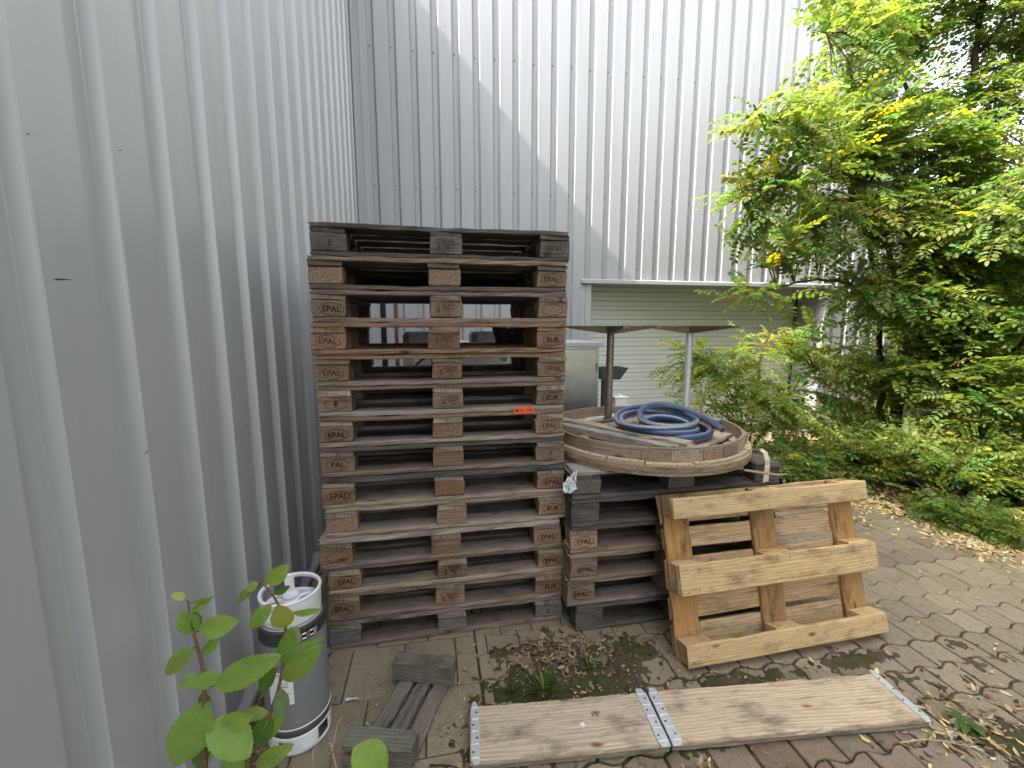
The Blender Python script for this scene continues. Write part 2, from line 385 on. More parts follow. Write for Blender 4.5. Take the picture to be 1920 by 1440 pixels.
for z, a, e in ((4.56, -.63, 5.4), (3.134, -.63, 5.4), (2.287, .9, 4.6)):
    k = 0
    while first+k*pitch+.035 < e:
        u = first+k*pitch+.030
        if u > a: link('screw', SCREW, bw, (u-2.9, .034, z+.008*math.sin(k*2.1)), (PI/2, 0, 0)); cnt += 1
        k += 1
# shutter
sh = empty('roller_shutter', ((DX0+DX1)/2, BY+DY, 0)); tag(sh, 'cream horizontal slat roller shutter closed in the recess of the back wall', 'shutter')
b = MB(); W2 = (DX1-DX0)/2; z = 0.02; ph = .126
while z < DZ:
    t = min(z+ph, DZ+.02)
    for a0, a1 in ((z+.006, z+ph*.5-.001), (z+ph*.5+.002, t)):
        prof = [(-.004, a0), (-.013, a0+.001), (-.014, a1-.001), (-.004, a1)]
        vs = [(sx*(W2-.01), y, zz) for y, zz in prof for sx in (-1, 1)]
        b.add(vs, [(2*i, 2*i+1, 2*i+3, 2*i+2) for i in range(len(prof)-1)])
    z += ph
b.add([(sx*(W2-.01), -.0045, zz) for zz in (0, DZ) for sx in (-1, 1)], [(0, 1, 3, 2)], mi=1)  # dark sheet behind the slats paints shade into their seams
b.build('slats', [M_SHUT, M_SEAM_SHADE], sh)
b = MB(); b.box(-W2, -W2+.045, -.045, -.014, 0, DZ-.01); b.build('guide_rail', M_TRIM, sh)
b = MB(); b.box(W2-.03, W2-.003, -.045, -.014, 0, DZ-.01); b.build('guide_rail', M_DARK, sh)
b = MB(); b.box(-W2+.05, W2-.04, -.03, -.016, 0.005, .07); b.build('bottom_rail', M_TRIM, sh)

# ------------------------------------------------------------------ wood pieces
def board_mesh(L, W, T, seed, mat, segs=16, ch=.0035, rough=.0016, chips=.5, rnd=0):
    rr = random.Random(seed); b = MB(); xs_ = [-L/2+L*i/segs for i in range(segs+1)]
    c = ch+rnd; sec = [(-W/2+c, -T/2), (W/2-c, -T/2), (W/2, -T/2+c), (W/2, T/2-c), (W/2-c, T/2), (-W/2+c, T/2), (-W/2, T/2-c), (-W/2, -T/2+c)]
    vs = []; bow = rr.uniform(-.002, .002); wv = rr.uniform(0, 9)
    for i, x in enumerate(xs_):
        e = (i in (0, segs)); wob = rough*1.3*math.sin(x*9+wv); k = 0
        chipL = rr.random() < chips*.35; chipR = rr.random() < chips*.35
        for (y, z) in sec:
            dy = rr.gauss(0, rough)+wob; dz = rr.gauss(0, rough*.6)+bow*(1-(2*x/L)**2)
            if chipL and k in (6, 5): dy += rr.uniform(.002, .008); dz -= rr.uniform(0, .004)
            if chipR and k in (3, 4): dy -= rr.uniform(.002, .008); dz -= rr.uniform(0, .004)
            dx = rr.gauss(0, rough*1.5)*(2 if e else 1)
            vs.append((x+dx, y+dy, z+dz)); k += 1
    n = 8; per = [0]
    for k in range(n): per.append(per[-1]+math.dist(sec[k], sec[(k+1) % n]))
    uo, vo = rr.uniform(0, 9), rr.uniform(0, 9); fs = []; uv = []
    def sh(i, k):
        p = vs[i*n+k]; dy, dz = p[1]-sec[k][0], p[2]-sec[k][1]
        return (dy if k in (0, 1) else -dy if k in (4, 5) else dz if k in (2, 3) else -dz)
    for i in range(segs):
        for k in range(n):
            fs.append((i*n+k, (i+1)*n+k, (i+1)*n+(k+1) % n, i*n+(k+1) % n))
            u0, u1, v0, v1 = xs_[i]+uo, xs_[i+1]+uo, per[k]+vo, per[k+1]+vo
            k1 = (k+1) % n; uv.append([(u0, v0+sh(i, k)), (u1, v0+sh(i+1, k)), (u1, v1+sh(i+1, k1)), (u0, v1+sh(i, k1))])
    for base, rev in ((0, False), (segs*n, True)):
        f = [base+k for k in range(n)]
        if rev: f = f[::-1]
        fs.append(tuple(f)); uv.append([(vs[i][2]*.25+uo, vs[i][1]*1.0+vo) for i in f])
    # flip so that normals face out
    fs = [tuple(reversed(f)) for f in fs]; uv = [list(reversed(u)) for u in uv]
    b.add(vs, fs, uv); me = b.mesh('board', mat); return me
CACHE = {}
def board(L, W, T, mat, variants=4, **k):
    key = (L, W, T, mat.name, R.randrange(variants), tuple(sorted(k.items())))
    if key not in CACHE: CACHE[key] = board_mesh(L, W, T, hash(str(key)) % 9999 if False else len(CACHE)*17+3, mat, **k)
    return CACHE[key]
# burnt stamps ---------------------------------------------------------------
STAMPS = {}
def text_poly(txt, size, bold=0):
    cu = bpy.data.curves.new('t', 'FONT'); cu.body = txt; cu.size = size; cu.align_x = 'CENTER'; cu.align_y = 'CENTER'; cu.offset = bold; cu.extrude = .0003
    o = bpy.data.objects.new('t', cu); C.objects.link(o); dg = bpy.context.evaluated_depsgraph_get()
    me = bpy.data.meshes.new_from_object(o.evaluated_get(dg)); bpy.data.objects.remove(o)
    vs = [tuple(v.co) for v in me.vertices]; fs = [tuple(p.vertices) for p in me.polygons]
    bpy.data.meshes.remove(me); return vs, fs
def stamp(kind, faint=False):
    key = (kind, faint)
    if key in STAMPS: return STAMPS[key]
    b = MB()
    def put(vs, fs, ox=0, oy=0, sx=1): b.add([(x*sx+ox, -z, y+oy) for x, y, z in vs], fs)
    def stroke(x0, z0, x1, z1): b.box(min(x0, x1)-.0006, max(x0, x1)+.0006, -.0003, .0003, min(z0, z1)-.0006, max(z0, z1)+.0006)
    if kind in ('EPAL', 'EUR', 'PAL', 'OVAL', 'E'):
        if kind != 'OVAL':
            vs, fs = text_poly(kind, .036, .0004); put(vs, fs, sx=1.0)
        n = 40; vs = []; rx, rz = .052, .028
        for k in range(n):
            a = 2*PI*k/n
            for e in (0, .0022): vs += [((rx-e)*math.cos(a), -.0003, (rz-e)*math.sin(a))]
        fs = [(2*k, 2*k+1, 2*((k+1) % n)+1, 2*((k+1) % n)) for k in range(n) if kind == 'EPAL' or k % 13 or kind == 'OVAL']
        b.add(vs, fs)
    else:                                                     # treatment stamp of the middle block
        for x0, z0, x1, z1 in ((-.042, .026, .042, .026), (-.042, -.026, .042, -.026), (-.042, -.026, -.042, .026), (.042, -.026, .042, .026), (-.014, -.026, -.014, .026)):
            stroke(x0, z0, x1, z1)
        for k in range(3):
            vs, fs = text_poly(('DE-NW', '497017', 'HT')[k], .0155, .0003); put(vs, fs, .014, .015-.0155*k)
        vs, fs = text_poly('IPPC', .016, .0004); b.add([(-.028-y, -z, x) for x, y, z in vs], fs)
    STAMPS[key] = b.mesh('stamp', M_BURN2 if faint else M_BURN); return STAMPS[key]
# ------------------------------------------------------------------ EUR pallet
PL, PW, PH = 1.165, .78, .144
def shade(c, a=.12):
    f = 1+R.uniform(-a, a); g = R.uniform(-.05, .05); return (c[0]*f*(1+g), c[1]*f, c[2]*f*(1-g))
GREY = (.265, .218, .172); BRN = (.310, .212, .145); DARK = (.135, .116, .098); TAN = (.33, .235, .16); PALE = (.38, .33, .27)
def make_pallet(label, loc, rz=0, group=None, deck=GREY, blk=BRN, low=GREY, chip=(0, 1, 0), stamps=(None, None, None), matw=None, fresh=False, side=None, top_col=None, skip=()):
    t = empty('euro_pallet', loc, rz); tag(t, label, 'pallet', group)
    mw = M_FRESH if fresh else M_WOOD
    kw = dict(rough=.0008, chips=.10) if fresh else {}
    for i, (y, w_) in enumerate(((-.34, .10), (0, .145), (.34, .10))):
        link('bottom_board', board(PL, w_, .022, mw, ch=.005, **kw), t, (0, y, .011), (0, 0, R.uniform(-.003, .003)), shade(low))
    for ix in range(3):
        x = (-1, 0, 1)[ix]*(PL/2-.0705)
        for iy, (y, d) in enumerate(((-.34, .10), (0, .145), (.34, .10))):
            c = chip[ix] if iy == 0 else R.choice((0, 1))
            jx = R.uniform(-.004, .004)
            me = board(.141, d-.002, .078, M_CHIP, segs=4, ch=.003, rnd=.005, rough=.0012, chips=.5) if c else board(.141, d-.002, .078, mw, segs=4, rough=.0009, chips=.3)
            bl = link('block', me, t, (x+jx, y, .061), (0, 0, R.uniform(-.015, .015)), shade(tuple(q*1.12 for q in blk) if iy == 0 else low, .18))
            if iy == 0 and stamps[ix]:
                k, fnt = stamps[ix] if isinstance(stamps[ix], tuple) else (stamps[ix], False)
                link('stamp', stamp(k, fnt), bl, (R.uniform(-.008, .012), -d/2-.0006, R.uniform(-.003, .002)), (0, R.uniform(-.07, .07), 0))
        link('stringer', board(PW, .141, .022, M_STREAK if fresh else mw, **kw), t, (x, 0, .111), (0, 0, PI/2+R.uniform(-.004, .004)), shade(low if not top_col else top_col))
    for i, (y, w_) in enumerate(((-.3175, .145), (-.17, .10), (0, .145), (.17, .10), (.3175, .145))):
        if i in skip: continue
        link('deck_board', board(PL, w_, .022, mw, **kw), t, (R.uniform(-.004, .004), y+R.uniform(-.003, .003), .133), (0, 0, R.uniform(-.004, .004)), shade(deck))
    return t
F = True
XC = [.07, .057, .060, .052, .063, .061, .060, .060, .058, .066, .034, .062, .056, .052]   # top first
ST = [  # deck, block, low, chip, stamps, label
 (DARK, (.17, .155, .14), DARK, (0, 0, 0), (('E', F), ('I', F), ('EPAL', F)), 'grey weathered pallet on the very top of the tall stack'),
 (GREY, (.24, .185, .14), DARK, (1, 1, 1), (None, None, ('EPAL', F)), 'second pallet from the top of the tall stack, all blocks of rough chipboard'),
 (GREY, (.26, .19, .145), GREY, (1, 1, 1), ('EPAL', ('I', F), ('OVAL', F)), 'third pallet from the top of the tall stack, daylight showing through'),
 (BRN, (.26, .155, .105), BRN, (1, 0, 0), (('EPAL', F), ('I', F), 'EUR'), 'pallet of the tall stack with the dark rag hanging in its right bay'),
 (BRN, (.22, .145, .10), GREY, (1, 1, 1), (('EPAL', F), ('I', F), ('EPAL', F)), 'fifth pallet from the top of the tall stack, steel cabinet showing through it'),
 (GREY, (.24, .175, .135), PALE, (0, 0, 1), (('E', False), ('I', F), 'EUR'), 'sixth pallet from the top of the tall stack, directly above the orange sticker'),
 ((.26, .175, .13), (.26, .19, .145), PALE, (1, 1, 1), ('EPAL', None, ('EPAL', F)), 'seventh pallet from the top of the tall stack, carrying the small orange sticker'),
 (DARK, (.23, .165, .125), GREY, (0, 0, 0), ('PAL', None, ('E', F)), 'seventh pallet from the ground in the tall stack, with dark deck edge'),
 (DARK, (.25, .155, .10), PALE, (0, 1, 1), ('EPAL', None, 'EPAL'), 'sixth pallet from the ground in the tall stack, with black torn deck edge'),
 (PALE, (.30, .215, .155), PALE, (1, 0, 1), (None, None, 'EUR'), 'fifth pallet from the ground in the tall stack, grey left block with no oval mark'),
 (PALE, (.25, .165, .11), GREY, (0, 0, 0), (('OVAL', F), None, 'EPAL'), 'fourth pallet from the ground in the tall stack, standing out furthest to the left'),
 (GREY, (.28, .19, .13), PALE, (0, 0, 0), ('EPAL', 'I', 'EPAL'), 'third pallet from the ground in the tall stack, all three front blocks clearly marked'),
 (GREY, (.27, .185, .125), GREY, (0, 0, 0), ('EPAL', 'I', 'EUR'), 'second pallet from the ground in the tall stack, just above the bottom one'),
 (GREY, (.17, .16, .15), GREY, (0, 0, 0), (None, None, ('E', F)), 'grey dusty pallet at the bottom of the tall stack, resting on the paving'),
]
for i, (dk, bl, lo, chp, st_, lab) in enumerate(ST):
    lv = 13-i
    tp_ = make_pallet(lab, (XC[i], 2.03+PW/2+R.uniform(-.014, .012)-(.02 if i == 10 else 0), lv*.144+.001), R.uniform(-.013, .013), 'pallets in the tall stack', dk, bl, lo, chp, st_)
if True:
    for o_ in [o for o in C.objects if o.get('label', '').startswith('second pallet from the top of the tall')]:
        link('daylight_blocker', board(.90, .022, .100, M_WOOD), o_, (0, .30, .072), None, (.07, .062, .055))  # dark strip added to block the daylight seen through this pallet
SM = [
 (DARK, (.15, .14, .13), DARK, (1, 0, 0), (None, None, ('E', F)), 'black weathered pallet on top of the low stack, under the round wooden table', 0),
 (DARK, (.13, .12, .11), DARK, (0, 0, 0), (None, None, None), 'second pallet from the top of the low stack, dark cracked left block without a mark', .006),
 (DARK, (.36, .255, .175), GREY, (1, 0, 0), ('EPAL', None, 'EPAL'), 'third pallet from the top of the low stack, rounded pale chipboard left block', 0),
 (GREY, (.27, .20, .15), GREY, (1, 0, 0), ('EPAL', None, 'EPAL'), 'fourth pallet from the top of the low stack, with brown splintered left block', -.004),
 (GREY, (.30, .225, .165), GREY, (0, 0, 0), ('EPAL', None, 'EUR'), 'second pallet from the ground in the low stack, black covered deck board under it', -.008),
 (DARK, (.13, .12, .11), DARK, (0, 0, 0), (None, None, None), 'dark worn pallet at the bottom of the low stack', .04),
]
for i, (dk, bl, lo, chp, st_, lab, dx) in enumerate(SM):
    tp_ = make_pallet(lab, (1.232+dx, 1.915+PW/2+R.uniform(-.006, .006), (5-i)*.144+.001), R.uniform(-.01, .01), 'pallets in the low stack', dk, bl, lo, chp, st_, skip=(0,) if i == 0 else ())
    if i == 0: link('deck_board', board(.40, .145, .022, M_WOOD), tp_, (-.38, -.3175, .133), (0, 0, .01), (.36, .33, .29))
# leaning pallet
FB = (.77, .55, .29)
lp = make_pallet('pale new pine pallet standing on edge and leaning against the low stack', (0, 0, 0), 0, None, (.64, .46, .27), (.66, .48, .27), FB, (0, 0, 0), (None, None, None), fresh=True, top_col=(.50, .30, .13))
yw, ln = .026, .27
ey = Vector((-math.sin(yw), math.cos(yw), 0)); ex = Vector((math.cos(yw), math.sin(yw), .006)).normalized()
uu = (ey*math.sin(ln)+Vector((0, 0, math.cos(ln)))).normalized(); nn = uu.cross(-ex).normalized()*1
nn = (-ex).cross(uu).normalized()
Mx = Matrix((-ex, uu, nn)).transposed()
orig = Vector((1.664, 1.575, .034))+uu*(PW/2*.965)
lp.matrix_world = Matrix.Translation(orig) @ Mx.to_4x4() @ Matrix.Diagonal((.965, .965, .965, 1))
lp['label'] = 'pale new pine pallet standing on edge and leaning against the low stack'
# nails on the boards that face out
nb = MB(); nb.lathe([(.0001, .0008), (.0032, .0006), (.0034, 0)], 8); NAIL = nb.mesh('nail', M_DARK)
for yb, dy in ((-.34, .03), (0, .05), (.34, .03)):
    for x in (-.512, 0, .512):
        for sx, sy in ((-1, -1), (1, 1), (-1, 1), (1, -1)):
            if dy == .03 and sx*sy > 0: continue
            link('nail', NAIL, lp, (x+sx*.035+R.uniform(-.01, .01), yb+sy*dy+R.uniform(-.006, .006), -.0012), (PI, 0, 0))

# ------------------------------------------------------------------ round upturned table with hose on the low stack
TC = Vector((1.22, 2.32, 0))
def ring(mb, r0, r1, z0, z1, n=96, jit=0, c=(0, 0), a0=0, a1=2*PI, mi=0, drop=None, seed=0):
    full = abs(a1-a0-2*PI) < 1e-6; m_ = n if full else n+1; rr = random.Random(seed); vs = []
    for k in range(m_):
        a = a0+(a1-a0)*k/n; j1 = rr.gauss(0, jit); j2 = rr.gauss(0, jit); e = drop(a) if drop else 0
        for r, z in ((r0, z0), (r1+j1, z0+e), (r1+j2, z1), (r0, z1)): vs.append((c[0]+r*math.cos(a), c[1]+r*math.sin(a), z))
    fs = []; uv = []
    for k in range(n):
        q = (k+1) % m_
        for i in range(4):
            i2 = (i+1) % 4; fs.append((4*k+i, 4*q+i, 4*q+i2, 4*k+i2)); u0, u1 = k/n*2*PI*r1, (k+1)/n*2*PI*r1; v0, v1 = i*.05, i*.05+.05
            uv.append([(u0, v0), (u1, v0), (u1, v1), (u0, v1)])
    if not full:
        fs += [(0, 1, 2, 3), (4*n+3, 4*n+2, 4*n+1, 4*n)]; uv += [[(0, 0), (0, .05), (.05, .05), (.05, 0)]]*2
    mb.add(vs, fs, uv, mi)
tt = empty('round_table', (TC.x, TC.y, .866)); tag(tt, 'round weathered wooden table lying upside down with its steel pedestals pointing up', 'table')
EDGE = (.40, .31, .20); GW = (.36, .32, .265)
b = MB(); z = 0
n = 110; vs = [(.572*math.cos(2*PI*k/n), .572*math.sin(2*PI*k/n), zz) for zz in (.0, .022) for k in range(n)]
b.add(vs, [tuple(range(n))[::-1], tuple(range(n, 2*n))]+[(k, (k+1) % n, n+(k+1) % n, n+k) for k in range(n)])
o = b.build('tabletop', M_WOOD, tt, color=EDGE)
b = MB(); ring(b, .44, .580, .0225, .048, jit=.0028, seed=3); b.build('tabletop_edge', M_WOOD, tt, color=(.40, .31, .205))
b = MB(); rs = random.Random(5); a = -PI*1.02
while a < PI*.98:
    st = rs.uniform(.32, .46); ring(b, .48, .570+rs.uniform(-.007, .006), .0485, .062+rs.uniform(-.003, .003), n=12, jit=.001, a0=a+.006, a1=a+st-.006, seed=int(a*99)); a += st
b.build('edging', M_WOOD, tt, color=(.62, .50, .34))
b = MB(); ring(b, .525, .540, .050, .128, n=120, jit=.0007, seed=8); b.build('rim', M_WOOD, tt, color=(.35, .285, .21))
for a0, a1, r1, col in ((-1.50, -1.28, .5425, (.42, .29, .20)), (-1.02, -.42, .5435, (.52, .40, .32)), (-2.05, -1.90, .542, (.36, .30, .22)), (-1.27, -1.05, .5430, (.30, .26, .21)), (-1.80, -1.52, .5422, (.44, .39, .31))):
    b = MB(); ring(b, .5403, r1+.001, .060, .118, n=14, jit=.0006, a0=a0, a1=a1, drop=lambda q: .012*math.sin(q*9)+.008, seed=2); b.build('veneer_patch', M_WOOD, tt, color=col)
b = MB(); ring(b, .548, .554, .046, .112, n=30, jit=.003, a0=-.62, a1=.05, seed=12, drop=lambda q: .03*(q+.62)); b.build('splintered_strip', M_WOOD, tt, color=(.40, .33, .26))
def beam(p, q, w_, t_, z, col, name='beam'):
    p, q = Vector(p)*.92, Vector(q)*.92; L = (q-p).length; a = math.atan2(q.y-p.y, q.x-p.x); c = (p+q)/2
    return link(name, board(round(L, 2), w_, t_, M_WOOD), tt, (c.x, c.y, z+t_/2), (0, 0, a), shade(col))
# floor boards, battens and beams (local to the table centre)
beam((-.555, .19, 0), (-.06, -.515, 0), .055, .045, .075, (.36, .33, .28))
beam((-.50, .29, 0), (.035, -.47, 0), .075, .022, .105, (.42, .38, .31))
beam((-.47, -.20, 0), (-.22, .42, 0), .05, .035, .050, (.36, .33, .28))
beam((.27, .48, 0), (.555, .03, 0), .055, .045, .078, (.40, .36, .30))
beam((.33, .42, 0), (.545, -.02, 0), .05, .02, .115, (.46, .42, .35))
beam((-.1, -.24, 0), (.45, .18, 0), .09, .02, .062, (.33, .28, .22))
beam((.05, -.44, 0), (.50, -.13, 0), .09, .02, .062, (.42, .35, .28))
beam((-.32, .1, 0), (.30, .42, 0), .09, .02, .062, (.36, .31, .25))
beam((-.40, .22, 0), (.2, .52, 0), .05, .02, .083, (.55, .53, .5))
def pedestal(x, y, z0, arms, nm):
    p = empty(nm, (x, y, z0)); return p
for (x, y, z0, zt, rot, ln_, r) in ((-.155, .15, .126, .704, -.12, .30, .0225), (.478, .310, .05, .704, .20, .37, .0235)):
    b = MB(); b.lathe([(r, z0), (r, zt-.03)], 20, c=(x, y)); b.lathe([(.0001, z0+.004), (.034, z0+.004), (.036, z0), (.036, z0-.001)], 20, c=(x, y))
    pst = b.build('pedestal', [M_RUST if x < 0 else M_GALV], tt, smooth=True); auto_smooth(pst)
    for k in range(4):
        a = rot+k*PI/2; d = Vector((math.cos(a), math.sin(a), 0)); sd = Vector((-d.y, d.x, 0)); c0 = Vector((x, y, 0)); bb = MB()
        L = ln_; w0, w1 = .038, .020; zt0 = zt
        vs = []
        for rr_, ww, dep in ((.0, w0, .050), (L*.5, (w0+w1)/2, .030), (L, w1, .009)):
            for sgn in (-1, 1):
                vs.append(tuple(c0+d*rr_+sd*ww*sgn+Vector((0, 0, zt0)))); vs.append(tuple(c0+d*rr_+sd*ww*.55*sgn+Vector((0, 0, zt0-dep))))
        fs = []
        for q in (0, 4): fs += [(q, q+2, q+6, q+4), (q+1, q+5, q+7, q+3), (q, q+4, q+5, q+1), (q+2, q+3, q+7, q+6)]
        fs += [(8, 10, 11, 9), (0, 1, 3, 2)]
        bb.add(vs, fs); bb.box(-.012, .012, -.02, .02, zt-.012, zt+.002, M=Matrix.Translation((x+d.x*(L-.012), y+d.y*(L-.012), 0)) @ Matrix.Rotation(a, 4, 'Z'))
        bb.build('foot_arm', M_RUST, pst)
# hose
def hose_mat():
    m = N('striped_hose'); u = m.n('SeparateXYZ'); m.t.links.new(m.n('UVMap').outputs[0], u.inputs[0])
    v = m.math('FRACT', m.math('ADD', m.math('MULTIPLY', u.outputs[1], 2), m.math('MULTIPLY', u.outputs[0], .16)))
    n1 = m.noise(m.co('UV', (7, 9, 1)), 3, 5, .7)
    c = m.mix(m.ramp(v, [(.40, 0), (.43, 1), (.78, 1), (.81, 0)]), (.012, .040, .15), (.20, .22, .215))
    c = m.mix(m.ramp(n1, [(.42, 0), (.72, .6)]), c, (.20, .205, .195))
    return m.out(c, .38, n1, .1, .001)
M_HOSE = hose_mat()
ho = empty('garden_hose', (1.325, 2.25, .975)); tag(ho, 'thick blue and grey striped hose coiled loosely on the upturned table', 'hose')
pts = []; T = 5.35; npt = 330
for i in range(npt+1):
    t = i/npt; a = -.25+(1-t)*T*2*PI; k = t*T
    r = .188+.030*math.sin(k*2.1+.5)+.012*math.sin(k*5)
    if t < .05: r -= (.05-t)*1.6
    cx = -.035+.045*math.sin(k*1.35); cy = -.06+.03*math.cos(k*1.7)
    x, y = cx+r*1.05*math.cos(a), cy+r*.95*math.sin(a)
    z = -.018+.019*(k*.9)+max(0, math.sin(a))*(.016+.021*k/T*1.6)+.006*math.sin(a*1.5+k)
    pts.append((x, y, z+.005))
# free end curves off the coil to the front right
p0 = Vector(pts[-1]); d0 = (Vector(pts[-1])-Vector(pts[-4])).normalized()
for q in range(1, 10):
    a = -q*.055; d0 = (Matrix.Rotation(-.012, 3, 'Z') @ d0); d0.z = max(-.25, d0.z-.02); p0 = p0+d0*.017; pts.append(tuple(p0))
b = MB(); b.tube(pts, .0165, 14, cap=False); b.build('hose_tube', M_HOSE, ho, smooth=True)
for e, (p, q) in enumerate(((pts[0], pts[1]), (pts[-1], pts[-2]))):
    p, q = Vector(p), Vector(q); d = (q-p).normalized()
    b = MB(); b.tube([p+d*.0006, p+d*.03], .0115, 14); b.build('hose_bore', M_INK, ho)
    bb = MB(); M_ = Matrix.Translation(p) @ d.to_track_quat('Z', 'X').to_matrix().to_4x4()
    vs = [tuple(M_ @ Vector((r_*math.cos(2*PI*k/14), r_*math.sin(2*PI*k/14), 0))) for r_ in (.0167, .0116) for k in range(14)]
    bb.add(vs, [(k, (k+1) % 14, 14+(k+1) % 14, 14+k) for k in range(14)]); bb.build('hose_lip', M_HOSE, ho)
# splinter hanging over the edge, plank offcut at the back corner
b = MB(); sp = [(0, 0, 0), (.004, -.03, -.012), (.0, -.055, -.05), (-.012, -.068, -.10), (-.02, -.075, -.15)]
vs = []
for k, p in enumerate(sp):
    w_ = .011+.003*k*.5
    for dx, dz in ((-w_, 0), (w_, .004), (w_, .008), (-w_, .004)): vs.append((p[0]+dx, p[1], p[2]+dz))
fs = []
for k in range(len(sp)-1):
    for i in range(4): fs.append((4*k+i, 4*k+4+i, 4*k+4+(i+1) % 4, 4*k+(i+1) % 4))
fs += [(0, 1, 2, 3), (19, 18, 17, 16)]
b.add(vs, fs); tag(b.build('wood_splinter', M_FRESH, color=(.62, .55, .45), loc=(1.70, 1.93, .915)), 'pale torn strip of veneer hanging down from the table edge', 'splinter')
b = MB(); b.tube([(0, 0, 0), (.08, -.01, -.014), (.17, -.012, -.03), (.25, .01, -.04)], .005, 5, radii=[.006, .007, .006, .003])
tag(b.build('wood_splinter', M_FRESH, color=(.5, .38, .24), loc=(1.42, 1.70, .90)), 'long thin tan splinter sticking out under the front of the table', 'splinter')
# white crumpled scrap between the stacks
def crumple(name, mat, sx, sz, loc, seed, depth=.02, nx=12, nz=14, shape=None, rot=(0, 0, 0), thick=.0012):
    vs = []; rr = random.Random(seed)
    for j in range(nz+1):
        for i in range(nx+1):
            u, v = i/nx-.5, j/nz
            s_ = shape(v) if shape else 1
            n_ = mnoise.noise(Vector((u*4, v*4, seed))); n2 = mnoise.noise(Vector((u*9, v*9, seed+5)))
            vs.append((u*sx*s_+n2*.006, depth*(n_+.5*n2), -v*sz+n_*.01))
    fs = [(j*(nx+1)+i, j*(nx+1)+i+1, (j+1)*(nx+1)+i+1, (j+1)*(nx+1)+i) for j in range(nz) for i in range(nx)]
    b = MB(); b.add(vs, fs); o = b.build(name, mat, loc=loc, rot=rot); md = o.modifiers.new('s', 'SOLIDIFY'); md.thickness = thick
    return o
o = crumple('paper_scrap', M_PAPER, .075, .115, (.655, 1.885, .872), 4, .03, shape=lambda v: .15+1.1*v if v < .6 else 1.1-(v-.6)*2.1, rot=(.1, .35, -.3))
tag(o, 'small white crumpled scrap stuck at the low stack corner beside the tall stack', 'paper')
o = crumple('dark_rag', M_CLOTH, .20, .17, (.44, 2.50, 1.556), 9, .07, 20, 18, lambda v: 1-.75*v**1.5, rot=(0, .12, .1), thick=.002)
tag(o, 'dark grey rag hanging down inside the fourth pallet of the tall stack', 'rag')
# orange sticker
st = empty('orange_sticker', (.428, 2.0135, 1.160), 0); tag(st, 'small bright orange paper sticker on the front edge of the tall stack', 'sticker')
b = MB(); b.box(-.050, .050, -.0006, 0, -.0165, .0165); ob = b.build('label_sheet', M_ORANGE, st, rot=(0, -.045, 0))
vs, fs = text_poly('0143', .013, .0006); b = MB(); b.add([(x+.029, -.0008-z, y-.002) for x, y, z in vs], fs); b.box(-.042, -.028, -.0010, -.0006, -.006, .008)
for k in range(3): b.box(-.022, .004-.006*k, -.0010, -.0006, .004-.005*k, .0055-.005*k)
b.build('print', M_INK, ob)

# ------------------------------------------------------------------ equipment behind the stacks
cb = empty('steel_cabinet', (.57, 3.3, 0)); tag(cb, 'stainless steel cabinet standing behind the pallets near the shutter', 'cabinet')
b = MB(); b.box(-.80, .765, .02, .6, .1, 1.40); b.build('body', M_STEEL, cb)
for x0, x1 in ((.07, .735),):
    b = MB(); b.box(x0, x1, 0, .018, .14, 1.385); d = b.build('door', M_STEEL, cb); md = d.modifiers.new('b', 'BEVEL'); md.width = .004
    b = MB(); b.box(x1-.03, x1-.015, -.03, -.012, .75, .9); b.build('handle', M_CHROME, d)
    for zz in (.3, 1.2): b = MB(); b.tube([(x1+.006, -.002, zz), (x1+.006, -.002, zz+.07)], .007, 8); b.build('hinge', M_CHROME, d)
b = MB(); b.box(-.82, .785, -.015, .62, 1.402, 1.44); d = b.build('lid', M_TRIM, cb); md = d.modifiers.new('b', 'BEVEL'); md.width = .004
b = MB(); b.box(-.77, .05, .0, .018, .14, 1.385); pn = b.build('side_panel', M_TRIM, cb)
b = MB(); b.box(-.72, -.36, -.0014, -.0004, 1.18, 1.395); nt_ = b.build('notice_sheet', M_PAPER, pn)
b = MB(); rs = random.Random(3)
for k in range(9):
    x = -.71
    while x < -.375:
        l_ = rs.uniform(.010, .034)
        if rs.random() < .88 and x+l_ < -.37: b.box(x, x+l_, -.0022, -.0015, 1.378-k*.0165, 1.384-k*.0165)
        x += l_+.006
b.build('print', M_DARK, nt_)
for x, lab in ((-.80, 'black slatted vent unit at the left end of the steel cabinet top'), (-.28, 'black slatted vent unit on the cabinet top, seen through the right bay')):
    v = empty('vent_unit', (.57+x, 3.36, 1.441)); tag(v, lab, 'vent unit', 'vent units on the cabinet')
    b = MB(); prof = [(0, 0), (0, .055), (.02, .085), (.30, .085), (.33, .06), (.33, 0)]
    vs = [(px, yy, pz) for yy in (0, .22) for px, pz in prof]; n = 6
    b.add(vs, [tuple(range(n)), tuple(range(2*n-1, n-1, -1))]+[(k, n+k, n+(k+1) % n, (k+1) % n) for k in range(n)]); b.build('housing', plain('vent_housing', (.10, .105, .11), .5), v)
    for k in range(7): b = MB(); b.box(.008, .05, -.004, -.0005, .008+k*.009, .012+k*.009); b.build('slat', M_DARK, v)
    for k in range(4): b = MB(); b.box(.07+k*.018, .078+k*.018, -.003, .01, .068, .0875); b.build('fin', M_STEEL, v)
b = MB(); b.box(-.015, .02, -.02, .02, 0, 2.2); b.box(-.015, .055, -.026, -.021, .2, .26); o = b.build('metal_post', M_DARK, loc=(-.345, 3.15, 0))
tag(o, 'dark metal post behind the left bays of the tall stack', 'post')
b = MB(); b.box(-.013, .013, -.02, .02, 0, 1.95); o = b.build('wooden_post', M_WOOD, loc=(-.262, 3.22, 0), color=(.42, .28, .17)); tag(o, 'brown wooden post between the dark metal post and the cabinet', 'post')
